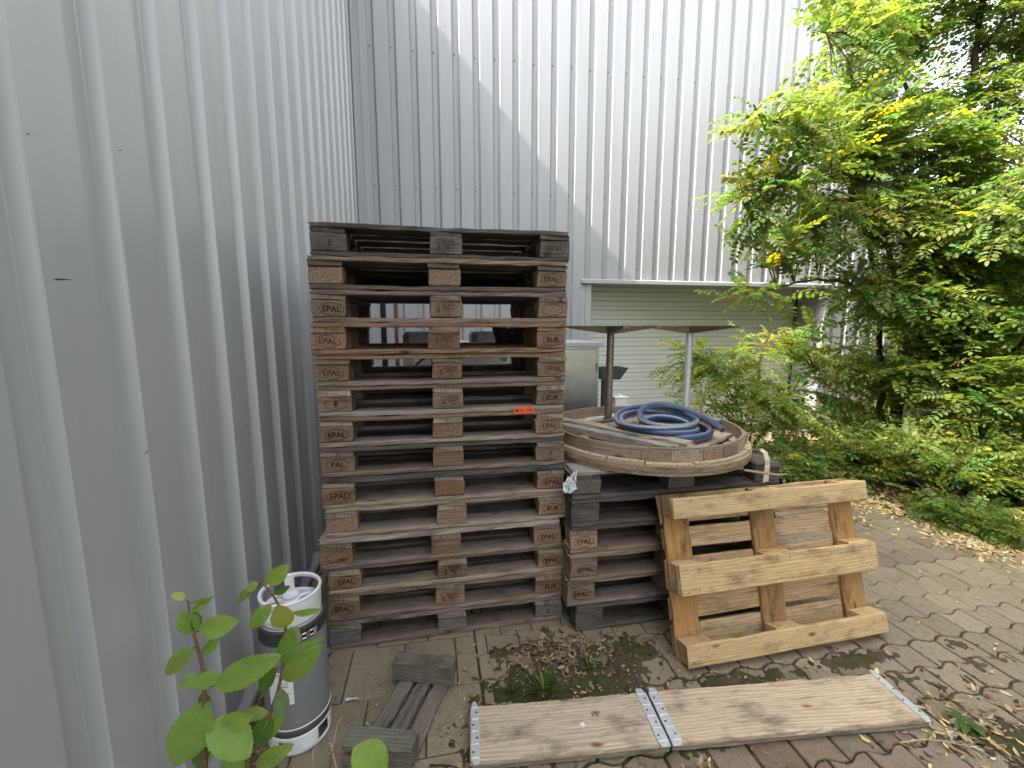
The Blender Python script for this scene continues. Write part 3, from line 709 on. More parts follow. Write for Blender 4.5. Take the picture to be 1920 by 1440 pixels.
b = MB(); b.tube([(0, 0, 0), (.16, 0, .14)], .008, 8); tag(b.build('metal_rod', M_DARK, loc=(-.22, 3.1, 1.21)), 'thin dark rod slanting in front of the printed notice', 'rod')
# black chute and small white box right of the cabinet
ch = MB(); vs = [(-.12, y, z) for y in (0, .2) for z in (0, .11)]
ch.add([(-.13, 0, 0), (.045, 0, 0), (.125, 0, .105), (-.13, 0, .105), (-.13, .2, 0), (.045, .2, 0), (.125, .2, .105), (-.13, .2, .105), (-.12, .01, .105), (.108, .01, .105), (.108, .19, .105), (-.12, .19, .105), (-.12, .01, .02), (.04, .01, .02), (.04, .19, .02), (-.12, .19, .02)],
       [(0, 1, 2, 3), (4, 7, 6, 5), (0, 4, 5, 1), (1, 5, 6, 2), (0, 3, 7, 4), (3, 2, 9, 8), (2, 6, 10, 9), (6, 7, 11, 10), (7, 3, 8, 11), (8, 9, 13, 12), (9, 10, 14, 13), (10, 11, 15, 14), (11, 8, 12, 15), (12, 13, 14, 15)])
t = empty('metal_chute', (1.62, 3.62, 0)); tag(t, 'black wedge shaped metal tray on a stand between cabinet and shutter', 'tray')
o = ch.build('tray', M_DARK, t, loc=(0, 0, 1.085)); b = MB(); b.box(-.10, -.06, .05, .09, 0, 1.084); b.build('stand', M_DARK, t)
b = MB(); b.box(-.06, .06, -.06, .06, 0, .13); b.box(-.065, .065, -.065, .065, .131, .145); b.tube([(0, 0, .145), (0, 0, .165)], .015, 10)
wb = empty('white_canister', (1.66, 3.62, 0)); tag(wb, 'small white plastic canister behind the left steel pedestal', 'canister')
o = b.build('canister_body', M_WHITE, wb, loc=(0, 0, .79)); md = o.modifiers.new('b', 'BEVEL'); md.width = .01; md.segments = 2
b = MB(); b.box(-.09, .09, -.09, .09, 0, .788); b.build('plinth', M_TRIM, wb)

# ------------------------------------------------------------------ keg
kg = empty('beer_keg', (-.548, 1.60, .004)); tag(kg, 'slim dark grey keg with scuffed white top and bottom collars by the left wall', 'keg')
b = MB(); b.lathe([(.108, .105), (.112, .11), (.113, .47), (.110, .485), (.104, .492)], 56); o = b.build('body', M_KEG, kg, smooth=True); auto_smooth(o)
b = MB(); b.lathe([(.1145, .445), (.1145, .487), (.117, .490), (.117, .497), (.1075, .500)], 56); o = b.build('clamp_band', M_DARK, kg, smooth=True); auto_smooth(o)
b = MB(); b.lathe([(.1085, .075), (.1125, .078), (.1125, .104), (.1085, .106)], 56); b.build('lower_band', plain('brown_band', (.09, .08, .07), .6), kg, smooth=True)
b = MB(); b.lathe([(.1, .1065), (.1140, .1065), (.1140, .111), (.110, .1115)], 56); b.build('lower_trim', M_WHITE, kg, smooth=True)
def collar(z0, z1, r0, r1, holes, lipz, name):
    n, m_ = 72, 8; vs = []
    for j in range(m_+1):
        for k in range(n):
            r = r0+(r1-r0)*j/m_; a = 2*PI*k/n; vs.append((r*math.cos(a), r*math.sin(a), z0+(z1-z0)*j/m_))
    fs = []
    for j in range(m_):
        for k in range(n):
            a = math.degrees(2*PI*(k+.5)/n)
            if any(h0 <= j <= h1 and ((a-a0) % 360) < a1-a0 for a0, a1, h0, h1 in holes): continue
            fs.append((j*n+k, j*n+(k+1) % n, (j+1)*n+(k+1) % n, (j+1)*n+k))
    b = MB(); b.add(vs, fs); o = b.build(name, M_WHITE, kg, smooth=True); md = o.modifiers.new('s', 'SOLIDIFY'); md.thickness = .007; md.offset = 0
    md.use_rim = True; auto_smooth(o)
    b = MB(); vs = [((lipz[1])*math.cos(2*PI*k/60), lipz[1]*math.sin(2*PI*k/60), lipz[0]) for k in range(61)]; b.tube(vs, .0062, 8, cap=False); b.build('collar_lip', M_WHITE, o, smooth=True)
    return o
collar(.50, .595, .098, .101, [(25, 100, 3, 6), (195, 262, 9, 9), (120, 178, 3, 6), (205, 265, 3, 5)], (.594, .101), 'top_collar')
collar(.004, .075, .1085, .1085, [(243, 268, 2, 5), (318, 352, 1, 6), (60, 90, 1, 6), (150, 180, 1, 6)], (.006, .106), 'bottom_collar')
b = MB(); b.lathe([(.104, .490), (.100, .502), (.080, .520), (.045, .534), (.032, .536)], 48); b.build('shoulder', M_WHITE, kg, smooth=True)
b = MB(); b.lathe([(.032, .53), (.032, .556), (.026, .562), (.026, .570), (.0001, .570)], 28); vv = b.build('valve', M_WHITE, kg, smooth=True); auto_smooth(vv)
b = MB(); b.tube([(0, 0, .556), (.045, .02, .553), (.078, .035, .553)], .011, 10); b.build('spout', M_GALV, vv, smooth=True)
b = MB(); b.box(-.05, -.012, -.006, .006, .562, .568); b.tube([(-.045, -.06, .53), (-.03, -.07, .535), (-.02, -.068, .522)], .004, 6); b.build('lever', M_GALV, vv)
ct = MB()
for a in (-75, -62, -50, -38):
    a = math.radians(a); c, s_ = math.cos(a), math.sin(a); Mt = Matrix.Translation((.1185*c, .1185*s_, .468)) @ Matrix.Rotation(a, 4, 'Z')
    ct.box(-.002, .007, -.007, .007, -.014, .016, M=Mt)
for zz in (.460, .478): ct.tube([(.1225*math.cos(math.radians(q)), .1225*math.sin(math.radians(q)), zz) for q in range(-80, -32, 6)], .0024, 6)
ct.build('clamp', M_CHROME, kg)
b = MB(); n = 12; vs = []
for k in range(n+1):
    a = math.radians(-104+44*k/n-18)
    for zz in (.215, .345): vs.append((.1138*math.cos(a), .1138*math.sin(a), zz))
b.add(vs, [(2*k, 2*k+2, 2*k+3, 2*k+1) for k in range(n)], [[(0, 0)]*4]*n); lb = b.build('label_sheet', M_PAPER, kg)
b = MB(); rs = random.Random(11)
for zz, h_, k0, k1 in ((.334, .004, 3, 9), (.328, .002, 3, 8), (.30, .003, 6, 10), (.292, .002, 6, 10), (.286, .003, 6, 10), (.27, .006, 6, 8), (.258, .003, 6, 11), (.25, .002, 5, 10), (.235, .002, 5, 11), (.229, .002, 5, 10)):
    for k in range(k0, k1):
        a = math.radians(-122+44*k/n); a2 = a+math.radians(2.6)
        b.add([(.1143*math.cos(q), .1143*math.sin(q), z_) for q in (a, a2) for z_ in (zz, zz+h_)], [(0, 2, 3, 1)])
b.build('print', M_DARK, lb)
b = MB(); b.tube([(0, 0, 0), (.02, .002, .001)], .006, 8); b.tube([(.018, .002, .001), (.05, .004, .001)], .0035, 8)
tag(b.build('bolt', M_GALV, loc=(-.40, 1.70, .010), rot=(0, 0, -.1)), 'small metal bolt lying on the paving to the right of the keg', 'bolt')

# ------------------------------------------------------------------ broken pallet foot lying on the ground
fr = empty('broken_pallet_piece', (-.15, 1.58, 0)); tag(fr, 'small grey broken pallet piece of two blocks on three slats lying on the ground', 'pallet piece')
dv = Vector((-.148, -.345, 0)); ang = math.atan2(dv.y, dv.x)
for k, (off, wd, le) in enumerate(((-.090, .062, .50), (-.010, .056, .47), (.066, .060, .50))):
    px = Vector((-math.sin(ang), math.cos(ang), 0))*(-off)
    link('slat', board(le, wd, .024, M_WOOD, chips=.5, rough=.0016), fr, (px.x+.004, px.y+.0, .024), (0, 0, ang+R.uniform(-.02, .02)), shade((.22, .195, .165)))
link('crossbar', board(.262, .072, .085, M_WOOD, segs=10), fr, (.075, .155, .080), (0, 0, -.31), (.20, .18, .145))
link('crossbar', board(.250, .078, .085, M_WOOD, segs=10), fr, (-.07, -.185, .080), (0, 0, -.26), (.22, .215, .165))

# ------------------------------------------------------------------ folded pallet collar: two plank pairs with galvanised hinges
cl = empty('folded_pallet_collar', (.98, 1.35, 0)); tag(cl, 'long flat folded pallet collar of pale planks with galvanised hinge plates', 'pallet collar')
A = Vector((.10, 1.425, 0)); B_ = Vector((1.885, 1.268, 0)); dv = (B_-A).normalized(); ang = math.atan2(dv.y, dv.x); W_ = .222
jn = .735
for (s0, s1, tz) in ((.0, jn-.006, 0), (jn+.006, 1.79, 0)):
    L = s1-s0; c = A+dv*((s0+s1)/2)-cl.location
    for q, z in enumerate((.016, .039)):
        link('plank', board(round(L, 3), W_, .0215, M_FRESH if q else M_WOOD, segs=26, rough=.0009, chips=.3), cl, (c.x+(.0 if q else .006), c.y-(.0 if q else -.003), z), (0, 0, ang), (.62, .52, .38) if q and s0 < .5 else (.66, .53, .38) if q else (.34, .30, .25))
def hinge(s, w_, flip=1, ear=True):
    c = A+dv*s-cl.location; b = MB(); L = W_+.03; n = 4
    o_ = [(-w_/2, -L/2+.02), (-w_/2+.008, -L/2), (w_/2, -L/2), (w_/2, L/2-.03), (w_/2-.012, L/2), (-w_/2+.006, L/2), (-w_/2, L/2-.012)]
    if flip < 0: o_ = [(-x, y) for x, y in reversed(o_)]
    vs = [(x, y, z) for z in (0, .0022) for x, y in o_]; m_ = len(o_)
    b.add(vs, [tuple(range(m_))[::-1], tuple(range(m_, 2*m_))]+[(k, (k+1) % m_, m_+(k+1) % m_, m_+k) for k in range(m_)])
    for k in range(5):
        yk = -L*.40+k*L*.2; b.tube([(-w_*.42, yk, .0022), (w_*.42, yk, .0022)], .0026, 6)
    o = b.build('hinge_plate', M_GALV, cl, loc=(c.x, c.y, .0502), rot=(0, 0, ang))
    for k in range(4):
        yk = -L*.32+k*L*.21; bb = MB(); bb.lathe([(.0001, .0040), (.0032, .0038), (.0045, .002)], 10); bb.build('rivet', M_DARK, o, loc=(flip*(.006 if k % 2 else -.008), yk, .0))
    return o
hinge(.020, .030, 1); hinge(jn-.025, .040, 1); hinge(jn+.025, .040, -1); hinge(1.772, .030, -1)
b = MB(); c = A+dv*jn-cl.location; b.tube([(0, -.12, 0), (0, .12, 0)], .004, 8); b.build('hinge_pin', M_DARK, cl, loc=(c.x, c.y, .046), rot=(0, 0, ang))
M_STMP = stamp('I', True); c = A+dv*.50-cl.location+Vector((-.004, .03, 0)); ob = link('stamp', M_STMP, cl, (c.x, c.y, .0504), (-PI/2, 0, ang+.02)); ob.scale = (.42, 1, .42)
b = MB(); b.box(-.008, .008, -.009, .009, 0, .0006); c = A+dv*.43-cl.location; b.build('paper_bit', M_PAPER, cl, loc=(c.x, c.y-.012, .0506), rot=(0, 0, .3))

# ------------------------------------------------------------------ foliage
def at(px, py, Y):
    """a point of the yard at depth Y, read off the survey picture"""
    d = fw+rt*((px-960)/FPX)-up*((py-720)/FPX); k = Y/d.y
    return Vector((d.x*k, Y, EYE+d.z*k))
def leaf_mat(name, trans=.6, rough=.5):
    m = N(name); a = m.n('Attribute', attribute_name='tint'); b = m.bsdf
    m.t.links.new(a.outputs['Color'], b.inputs['Base Color']); b.inputs['Roughness'].default_value = rough; b.inputs['Specular IOR Level'].default_value = .35
    tr = m.n('BsdfTranslucent'); c2 = m.mix(1, a.outputs['Color'], (1.35, 1.45, .6), 'MULTIPLY'); m.t.links.new(c2, tr.inputs[0])
    mx = m.n('MixShader'); mx.inputs[0].default_value = trans; o = m.t.nodes['Material Output']
    m.t.links.new(b.outputs[0], mx.inputs[1]); m.t.links.new(tr.outputs[0], mx.inputs[2]); m.t.links.new(mx.outputs[0], o.inputs['Surface'])
    return m.mat
M_LEAF = leaf_mat('leaf_green')
M_LITTER = leaf_mat('dead_leaf', .15, .8)
M_BARK = plain('bark', (.085, .062, .045), .95, 0, .6, 40, .8, .1)
M_TWIG = plain('twig_bark', (.13, .085, .05), .9, 0, .4, 60, .3, .1)
def raw_mesh(name, V, Q, tint, mat):
    """V (n,3), Q (m,4) quads, tint (n,3)"""
    me = bpy.data.meshes.new(name); n, m_ = len(V), len(Q)
    me.vertices.add(n); me.vertices.foreach_set('co', V.astype(np.float32).ravel())
    me.loops.add(m_*4); me.loops.foreach_set('vertex_index', Q.astype(np.int32).ravel())
    me.polygons.add(m_); me.polygons.foreach_set('loop_start', np.arange(0, m_*4, 4, dtype=np.int32))
    try: me.polygons.foreach_set('loop_total', np.full(m_, 4, dtype=np.int32))
    except Exception: pass
    me.update(calc_edges=True)
    ca = me.color_attributes.new('tint', 'FLOAT_COLOR', 'POINT')
    ca.data.foreach_set('color', np.concatenate([tint, np.ones((n, 1))], 1).astype(np.float32).ravel())
    me.materials.append(mat); me.validate(); return me
def compound(seed, pairs=7, L=1.0):
    """one pinnate leaf of unit length along x: leaflets of six vertices folded on the midrib, and the rachis"""
    rr = np.random.default_rng(seed); V = []; Q = []; G = []
    ll, lw_ = L*.225, L*.122; curl = rr.uniform(.10, .35); side = rr.uniform(-.12, .12)
    def axis(t): return np.array([t*L, side*t*t, -curl*t*t])
    spots = [(.16+.80*k/(pairs-1), s) for k in range(pairs) for s in (-1, 1)]+[(1.0, 0)]
    for g, (t, s) in enumerate(spots):
        if rr.random() < .05: continue
        b = axis(t); sc_ = (1-.35*abs(t-.55))*rr.uniform(.85, 1.1)
        an = (math.radians(72)+rr.normal(0, .12))*s; d = np.array([math.cos(an), math.sin(an), -.18+rr.normal(0, .12)])
        if s == 0: d = np.array([1, side, -.5])
        d /= np.linalg.norm(d); w_ = np.cross([0, 0, 1], d); w_ /= np.linalg.norm(w_); up_ = np.cross(d, w_)
        w_ = w_+up_*rr.normal(0, .25); b = b+d*ll*.08
        l_, ww = ll*sc_, lw_*sc_; i = len(V)
        V += [b, b+d*l_*.30+w_*ww*.48+up_*.012, b+d*l_*.75+w_*ww*.42+up_*.010-up_*l_*.06, b+d*l_-up_*l_*.10, b+d*l_*.75-w_*ww*.42+up_*.010-up_*l_*.06, b+d*l_*.30-w_*ww*.48+up_*.012]
        Q += [(i, i+1, i+2, i+3), (i, i+3, i+4, i+5)]; G += [g]*6
    for k in range(3):
        p, q = axis(k/3), axis((k+1)/3); i = len(V); o_ = np.array([0, .006, 0])
        V += [p-o_, p+o_, q+o_, q-o_]; Q += [(i, i+1, i+2, i+3)]; G += [99]*4
    return np.array(V), np.array(Q), np.array(G)
TEMPL = [compound(40+k, R.choice((6, 7, 8))) for k in range(6)]
def leaf_cloud(name, parent, pos, dirs, ups, scale, base, var=.25, yellow=.02, mat=None, T=TEMPL):
    Vs, Qs, Ts = [], [], []; off = 0; idx = NR.integers(0, len(T), len(pos))
    for k, (tv, tq, tg) in enumerate(T):
        sel = np.where(idx == k)[0]
        if not len(sel): continue
        x = dirs[sel]/np.linalg.norm(dirs[sel], axis=1, keepdims=True); u = ups[sel]
        y = np.cross(u, x); y /= np.linalg.norm(y, axis=1, keepdims=True); z = np.cross(x, y)
        M_ = np.stack([x, y, z], 2); V = np.einsum('nij,vj->nvi', M_, tv)*scale[sel][:, None, None]+pos[sel][:, None, :]
        n, m_ = V.shape[:2]; Vs.append(V.reshape(-1, 3))
        Qs.append((tq[None]+(np.arange(n)*m_)[:, None, None]).reshape(-1, 4)+off); off += n*m_
        g = tg.max()+1; per = NR.normal(1, .12, (n, g)); leafv = NR.normal(1, var*.75, (n, 1)); hue = NR.normal(0, .18, (n, 1))
        b = np.clip(per*leafv, .45, 1.9)[:, tg]; h = hue+0*per; h = h[:, tg]
        col = np.stack([base[0]*b*(1+h), base[1]*b, base[2]*b*(1-.3*h)], 2)
        yl = (NR.random((n, g)) < yellow) | (NR.random((n, 1)) < yellow*.6); yl = yl[:, tg]
        col[yl] = np.array([.55, .42, .03])*b[yl][:, None]
        st_ = (tg == 99); col[:, st_] = np.array([.16, .17, .05]); Ts.append(col.reshape(-1, 3))
    me = raw_mesh(name, np.concatenate(Vs), np.concatenate(Qs), np.clip(np.concatenate(Ts), .004, .9), mat or M_LEAF)
    return link(name, me, parent)
def curve(pts, n=10):
    pts = [Vector(p) for p in pts]; out = []
    P = [pts[0]*2-pts[1]]+pts+[pts[-1]*2-pts[-2]]
    for i in range(1, len(P)-2):
        for k in range(n):
            t = k/n; a, b, c, d = P[i-1], P[i], P[i+1], P[i+2]
            out.append(.5*((2*b)+(c-a)*t+(2*a-5*b+4*c-d)*t*t+(3*b-a-3*c+d)*t*t*t))
    out.append(pts[-1]); return out
def robinia(name, label, cat, base, limbs, clumps, leafcol, lsize=(.19, .29), gap=.045, yellow=.02, trunk_r=.05, group=None, crown='crown', per=9, tw=(.35, .6)):
    root = empty(name, base); tag(root, label, cat, group); ivb = Vector(base)
    tb = MB(); skel = []
    for pts, r0, r1 in limbs:
        c = curve([Vector(p) for p in pts], 8); n = len(c)
        c = [p+Vector((R.gauss(0, .012), R.gauss(0, .012), R.gauss(0, .008)))*(0 if i == 0 else 1) for i, p in enumerate(c)]
        tb.tube([p-ivb for p in c], r0, 8, radii=[r0+(r1-r0)*i/(n-1) for i in range(n)]); skel += c
    sk = np.array([tuple(p) for p in skel]); tb2 = MB(); pos, dr, upv, scl = [], [], [], []
    for c, rad, cnt in clumps:
        c = Vector(c)
        for _ in range(cnt):
            while True:
                q = Vector((R.uniform(-1, 1), R.uniform(-1, 1), R.uniform(-1, 1)))
                if q.length < 1 and R.random() < .35+q.length: break
            tip = Vector((c.x+q.x*rad[0], c.y+q.y*rad[1], c.z+q.z*rad[2]))
            if tip.z < .04: tip.z = .04+R.random()*.05
            if tip.y > BY-.12: tip.y = BY-.12-R.random()*.2
            d2 = ((sk-np.array(tip))**2).sum(1)+.6*np.maximum(0, sk[:, 2]-tip.z+.05)**2; s0 = Vector(sk[int(d2.argmin())])
            ax = tip-s0; L = ax.length
            if L < .12: ax = Vector((q.x, q.y, .4)); L = .2; ax.normalize(); ax *= L
            mid = s0+ax*.5+Vector((R.gauss(0, .04), R.gauss(0, .04), .10*L+R.gauss(0, .03)))
            cp = curve([s0, mid, tip, tip+ax.normalized()*.12+Vector((R.gauss(0, .03), R.gauss(0, .03), -.06))], 5)
            m_ = len(cp); tb2.tube([p-ivb for p in cp], .004, 4, cap=False, radii=[.0065-.0048*i/(m_-1) for i in range(m_)])
            # leaves alternate along the outer stretch
            acc = 0; tot = sum((cp[i+1]-cp[i]).length for i in range(m_-1)); start = tot-R.uniform(*tw); side = R.choice((-1, 1)); nxt = max(.02, start)
            for i in range(m_-1):
                seg = cp[i+1]-cp[i]; sl_ = seg.length
                while acc+sl_ >= nxt and sl_ > 0:
                    p = cp[i]+seg*((nxt-acc)/sl_); t = seg.normalized()
                    sd = t.cross(Vector((0, 0, 1))); sd = sd.normalized() if sd.length > .1 else Vector((1, 0, 0))
                    d = t*R.uniform(.35, .9)+sd*side*R.uniform(.6, 1.1)+Vector((0, 0, R.gauss(.02, .28)))
                    pos.append(p-ivb); dr.append(d); upv.append(Vector((R.gauss(-.12, .35), R.gauss(-.15, .35), 1))); scl.append(R.uniform(*lsize))
                    side *= -1; nxt += gap*R.uniform(.7, 1.4)
                acc += sl_
            pos.append(cp[-1]-ivb); dr.append(ax.normalized()+Vector((0, 0, -.3))); upv.append(Vector((R.gauss(0, .2), R.gauss(0, .2), 1))); scl.append(R.uniform(*lsize))
    tb.build('trunk', M_BARK, root, smooth=True)
    cr = leaf_cloud(crown, root, np.array([tuple(p) for p in pos]), np.array([tuple(p) for p in dr]), np.array([tuple(p) for p in upv]), np.array(scl), leafcol, yellow=yellow)
    tb2.build('twigs', M_TWIG, cr)
    print(name, 'leaves', len(pos)); return root
def cl_(px, py, Y, rx, ry, n, ryd=.28, f=1.0):
    k = Y/FPX*1.05; return (tuple(at(px, py, Y)), (rx*k, ryd, ry*k), max(3, int(n*f)))
B0 = (4.95, 3.75, 0)
g1 = tuple(at(1700, 640, 3.85)); g2 = tuple(at(1745, 480, 3.85)); g3 = tuple(at(1795, 330, 3.8)); g4 = tuple(at(1830, 100, 3.7)); g5 = tuple(at(1650, 560, 3.8))
limbs = [((B0, g1, g2, g3, g4, tuple(at(1850, -150, 3.6))), .055, .022),
         ((B0, (4.7, 3.7, .7), g5, tuple(at(1605, 390, 3.6)), tuple(at(1530, 260, 3.4)), tuple(at(1420, 215, 3.2))), .035, .006),
         ((g1, tuple(at(1660, 450, 4.0)), tuple(at(1590, 340, 3.8)), tuple(at(1480, 350, 3.4)), tuple(at(1400, 355, 3.25))), .03, .006),
         ((g2, tuple(at(1850, 420, 3.4)), tuple(at(1950, 300, 3.0))), .03, .010),
         ((g3, tuple(at(1700, 170, 3.9)), tuple(at(1610, 70, 3.8)), tuple(at(1540, 60, 3.6))), .022, .006),
         ((g4, tuple(at(1920, 0, 3.4)), tuple(at(2000, -90, 3.2))), .02, .008),
         ((g5, tuple(at(1560, 525, 3.6)), tuple(at(1450, 540, 3.3)), tuple(at(1405, 550, 3.2))), .018, .004),
         ((B0, tuple(at(1860, 700, 3.3)), tuple(at(1980, 560, 2.9))), .03, .010),
         ((g1, tuple(at(1800, 760, 3.1)), tuple(at(1840, 900, 2.7))), .022, .006)]
clumps = [cl_(1480, 225, 3.3, 80, 45, 26), cl_(1600, 100, 3.7, 60, 70, 22), cl_(1690, 40, 3.9, 85, 60, 40), cl_(1840, -50, 3.6, 140, 60, 54), cl_(1920, 60, 3.5, 70, 60, 30), cl_(1620, 250, 3.6, 120, 80, 80),
          cl_(1455, 350, 3.35, 75, 55, 26), cl_(1790, 280, 3.5, 120, 80, 64), cl_(1600, 400, 3.6, 140, 75, 80), cl_(1810, 440, 3.3, 150, 90, 90), cl_(1455, 460, 3.4, 55, 40, 12),
          cl_(1640, 545, 3.6, 85, 60, 40), cl_(1810, 590, 3.2, 140, 80, 84), cl_(1850, 740, 3.0, 100, 90, 74), cl_(1750, 690, 3.3, 80, 60, 36), cl_(1880, 860, 2.9, 80, 60, 26), cl_(1415, 555, 3.2, 22, 14, 4, .15),
          cl_(1890, 170, 3.5, 70, 60, 30), cl_(1600, 10, 3.8, 55, 40, 18), cl_(1930, 400, 2.8, 60, 100, 26), cl_(1740, 150, 4.2, 50, 50, 8), cl_(2080, 300, 3.0, 120, 300, 16), cl_(2060, 720, 2.8, 110, 160, 20)]
clumps = [(c_, r_, max(3, int(n_*.68))) for c_, r_, n_ in clumps]
robinia('locust_tree', 'tall green locust tree with feathery leaves hanging over the right of the yard', 'tree', B0, limbs, clumps, (.175, .235, .065), lsize=(.20, .31), yellow=.014, gap=.055)
# suckers in front of the shutter
def stems(b, tips): return [((b, tuple(Vector(b).lerp(Vector(t), .5)+Vector((R.gauss(0, .05), 0, .12))), t), .012, .004) for t in tips]
b1 = (3.75, 4.45, 0); b2 = (4.1, 4.1, 0)
robinia('locust_shrub', 'loose young locust shrub spreading in front of the shutter', 'shrub', b1,
        stems(b1, [tuple(at(1340, 690, 4.2)), tuple(at(1430, 650, 4.2)), tuple(at(1520, 690, 4.1)), tuple(at(1600, 640, 4.2)), tuple(at(1360, 780, 4.1))]),
        [cl_(1350, 680, 4.2, 60, 55, 14, .25), cl_(1440, 690, 4.2, 80, 60, 16, .3), cl_(1560, 680, 4.1, 80, 50, 15, .3), cl_(1400, 765, 4.1, 75, 45, 18, .3), cl_(1500, 790, 4.0, 70, 50, 14, .3), cl_(1310, 650, 4.2, 25, 25, 4, .2), cl_(1640, 700, 3.9, 60, 50, 16, .3), cl_(1600, 780, 3.9, 60, 45, 16, .3), cl_(1500, 635, 4.1, 50, 25, 8, .2), cl_(1290, 700, 4.2, 25, 40, 4, .2)],
        (.26, .33, .08), lsize=(.20, .29), gap=.07, yellow=.015)
b3 = (3.9, 3.3, 0)
robinia('locust_shrub', 'low bushy locust shrub on the ground behind the leaning pallet', 'shrub', b3,
        stems(b3, [tuple(at(1450, 880, 3.4)), tuple(at(1540, 850, 3.6)), tuple(at(1620, 880, 3.4)), tuple(at(1500, 930, 3.3))]),
        [cl_(1455, 870, 3.5, 55, 45, 20, .3), cl_(1550, 860, 3.6, 70, 40, 18, .3), cl_(1640, 840, 3.6, 60, 35, 12, .35), cl_(1490, 930, 3.3, 60, 30, 9, .2), cl_(1600, 805, 3.9, 70, 30, 8, .3)],
        (.16, .215, .055), lsize=(.17, .25), gap=.05, yellow=.01)
b4 = (3.95, 2.6, 0)
robinia('locust_shrub', 'trailing locust shrub reaching over the paving at the right edge', 'shrub', b4,
        stems(b4, [tuple(at(1700, 900, 3.0)), tuple(at(1790, 900, 2.9)), tuple(at(1860, 880, 2.8)), tuple(at(1760, 985, 2.65)), tuple(at(1870, 1010, 2.4)), tuple(at(1960, 900, 2.7))]),
        [cl_(1680, 850, 3.2, 60, 50, 34), cl_(1780, 850, 2.9, 80, 55, 44), cl_(1870, 870, 2.75, 60, 50, 30), cl_(1730, 960, 2.8, 40, 25, 7, .2), cl_(1820, 995, 2.45, 50, 24, 14, .15), cl_(1870, 1015, 2.35, 30, 14, 6, .1), cl_(1980, 920, 2.6, 60, 60, 16)],
        (.175, .235, .06), lsize=(.16, .24), gap=.042, yellow=.02)
# trees beyond the end of the wall, and unseen ones added to block light
def big_tree(label, base, h, rad, n, col, seed, zlow=.25):
    rr = random.Random(seed); root = empty('leafy_tree', base); tag(root, label, 'tree', None)
    tb = MB(); tips = []
    for k in range(7):
        a = rr.uniform(0, 2*PI); tp = (rad*.6*math.cos(a), rad*.6*math.sin(a), h*rr.uniform(.5, .95)); c = curve([(0, 0, 0), (tp[0]*.2, tp[1]*.2, h*.3), tp], 6)
        tb.tube(c, .1, 7, radii=[.13-.11*i/(len(c)-1) for i in range(len(c))]); tips.append(tp)
    tb.build('trunk', M_BARK, root, smooth=True); pos, dr, upv, scl = [], [], [], []
    cl = [(Vector((rr.uniform(-1, 1)*rad, rr.uniform(-1, 1)*rad, h*rr.uniform(zlow, 1))), rr.uniform(.4, .95)) for _ in range(int(n/55))]
    for c, r in cl:
        for _ in range(55):
            q = Vector((rr.gauss(0, 1), rr.gauss(0, 1), rr.gauss(0, .7))); q = q.normalized()*r*rr.random()**.4
            pos.append(c+q); dr.append(Vector((q.x, q.y, rr.gauss(-.2, .4)))+Vector((rr.gauss(0, .4), rr.gauss(0, .4), 0))); upv.append(Vector((rr.gauss(0, .4), rr.gauss(0, .4), 1))); scl.append(rr.uniform(.34, .5))
    leaf_cloud('crown', root, np.array([tuple(p) for p in pos]), np.array([tuple(p) for p in dr]), np.array([tuple(p) for p in upv]), np.array(scl), col, yellow=.01)
big_tree('dense green tree standing beyond the right end of the back wall', (9.2, 6.6, 0), 3.6, 1.9, 3400, (.18, .25, .06), 3, .12)
big_tree('tree farthest to the right behind the locust tree', (8.4, 3.4, 0), 3.4, 1.8, 3000, (.19, .26, .06), 5, .12)
big_tree('unseen tree added at the right of the yard to darken the left wall', (6.5, .0, 0), 5.2, 1.9, 6500, (.07, .12, .02), 8, .02)
big_tree('unseen tree added at the near right of the yard to darken the left wall', (6.2, -3.3, 0), 5.4, 2.0, 6500, (.07, .12, .02), 9, .02)

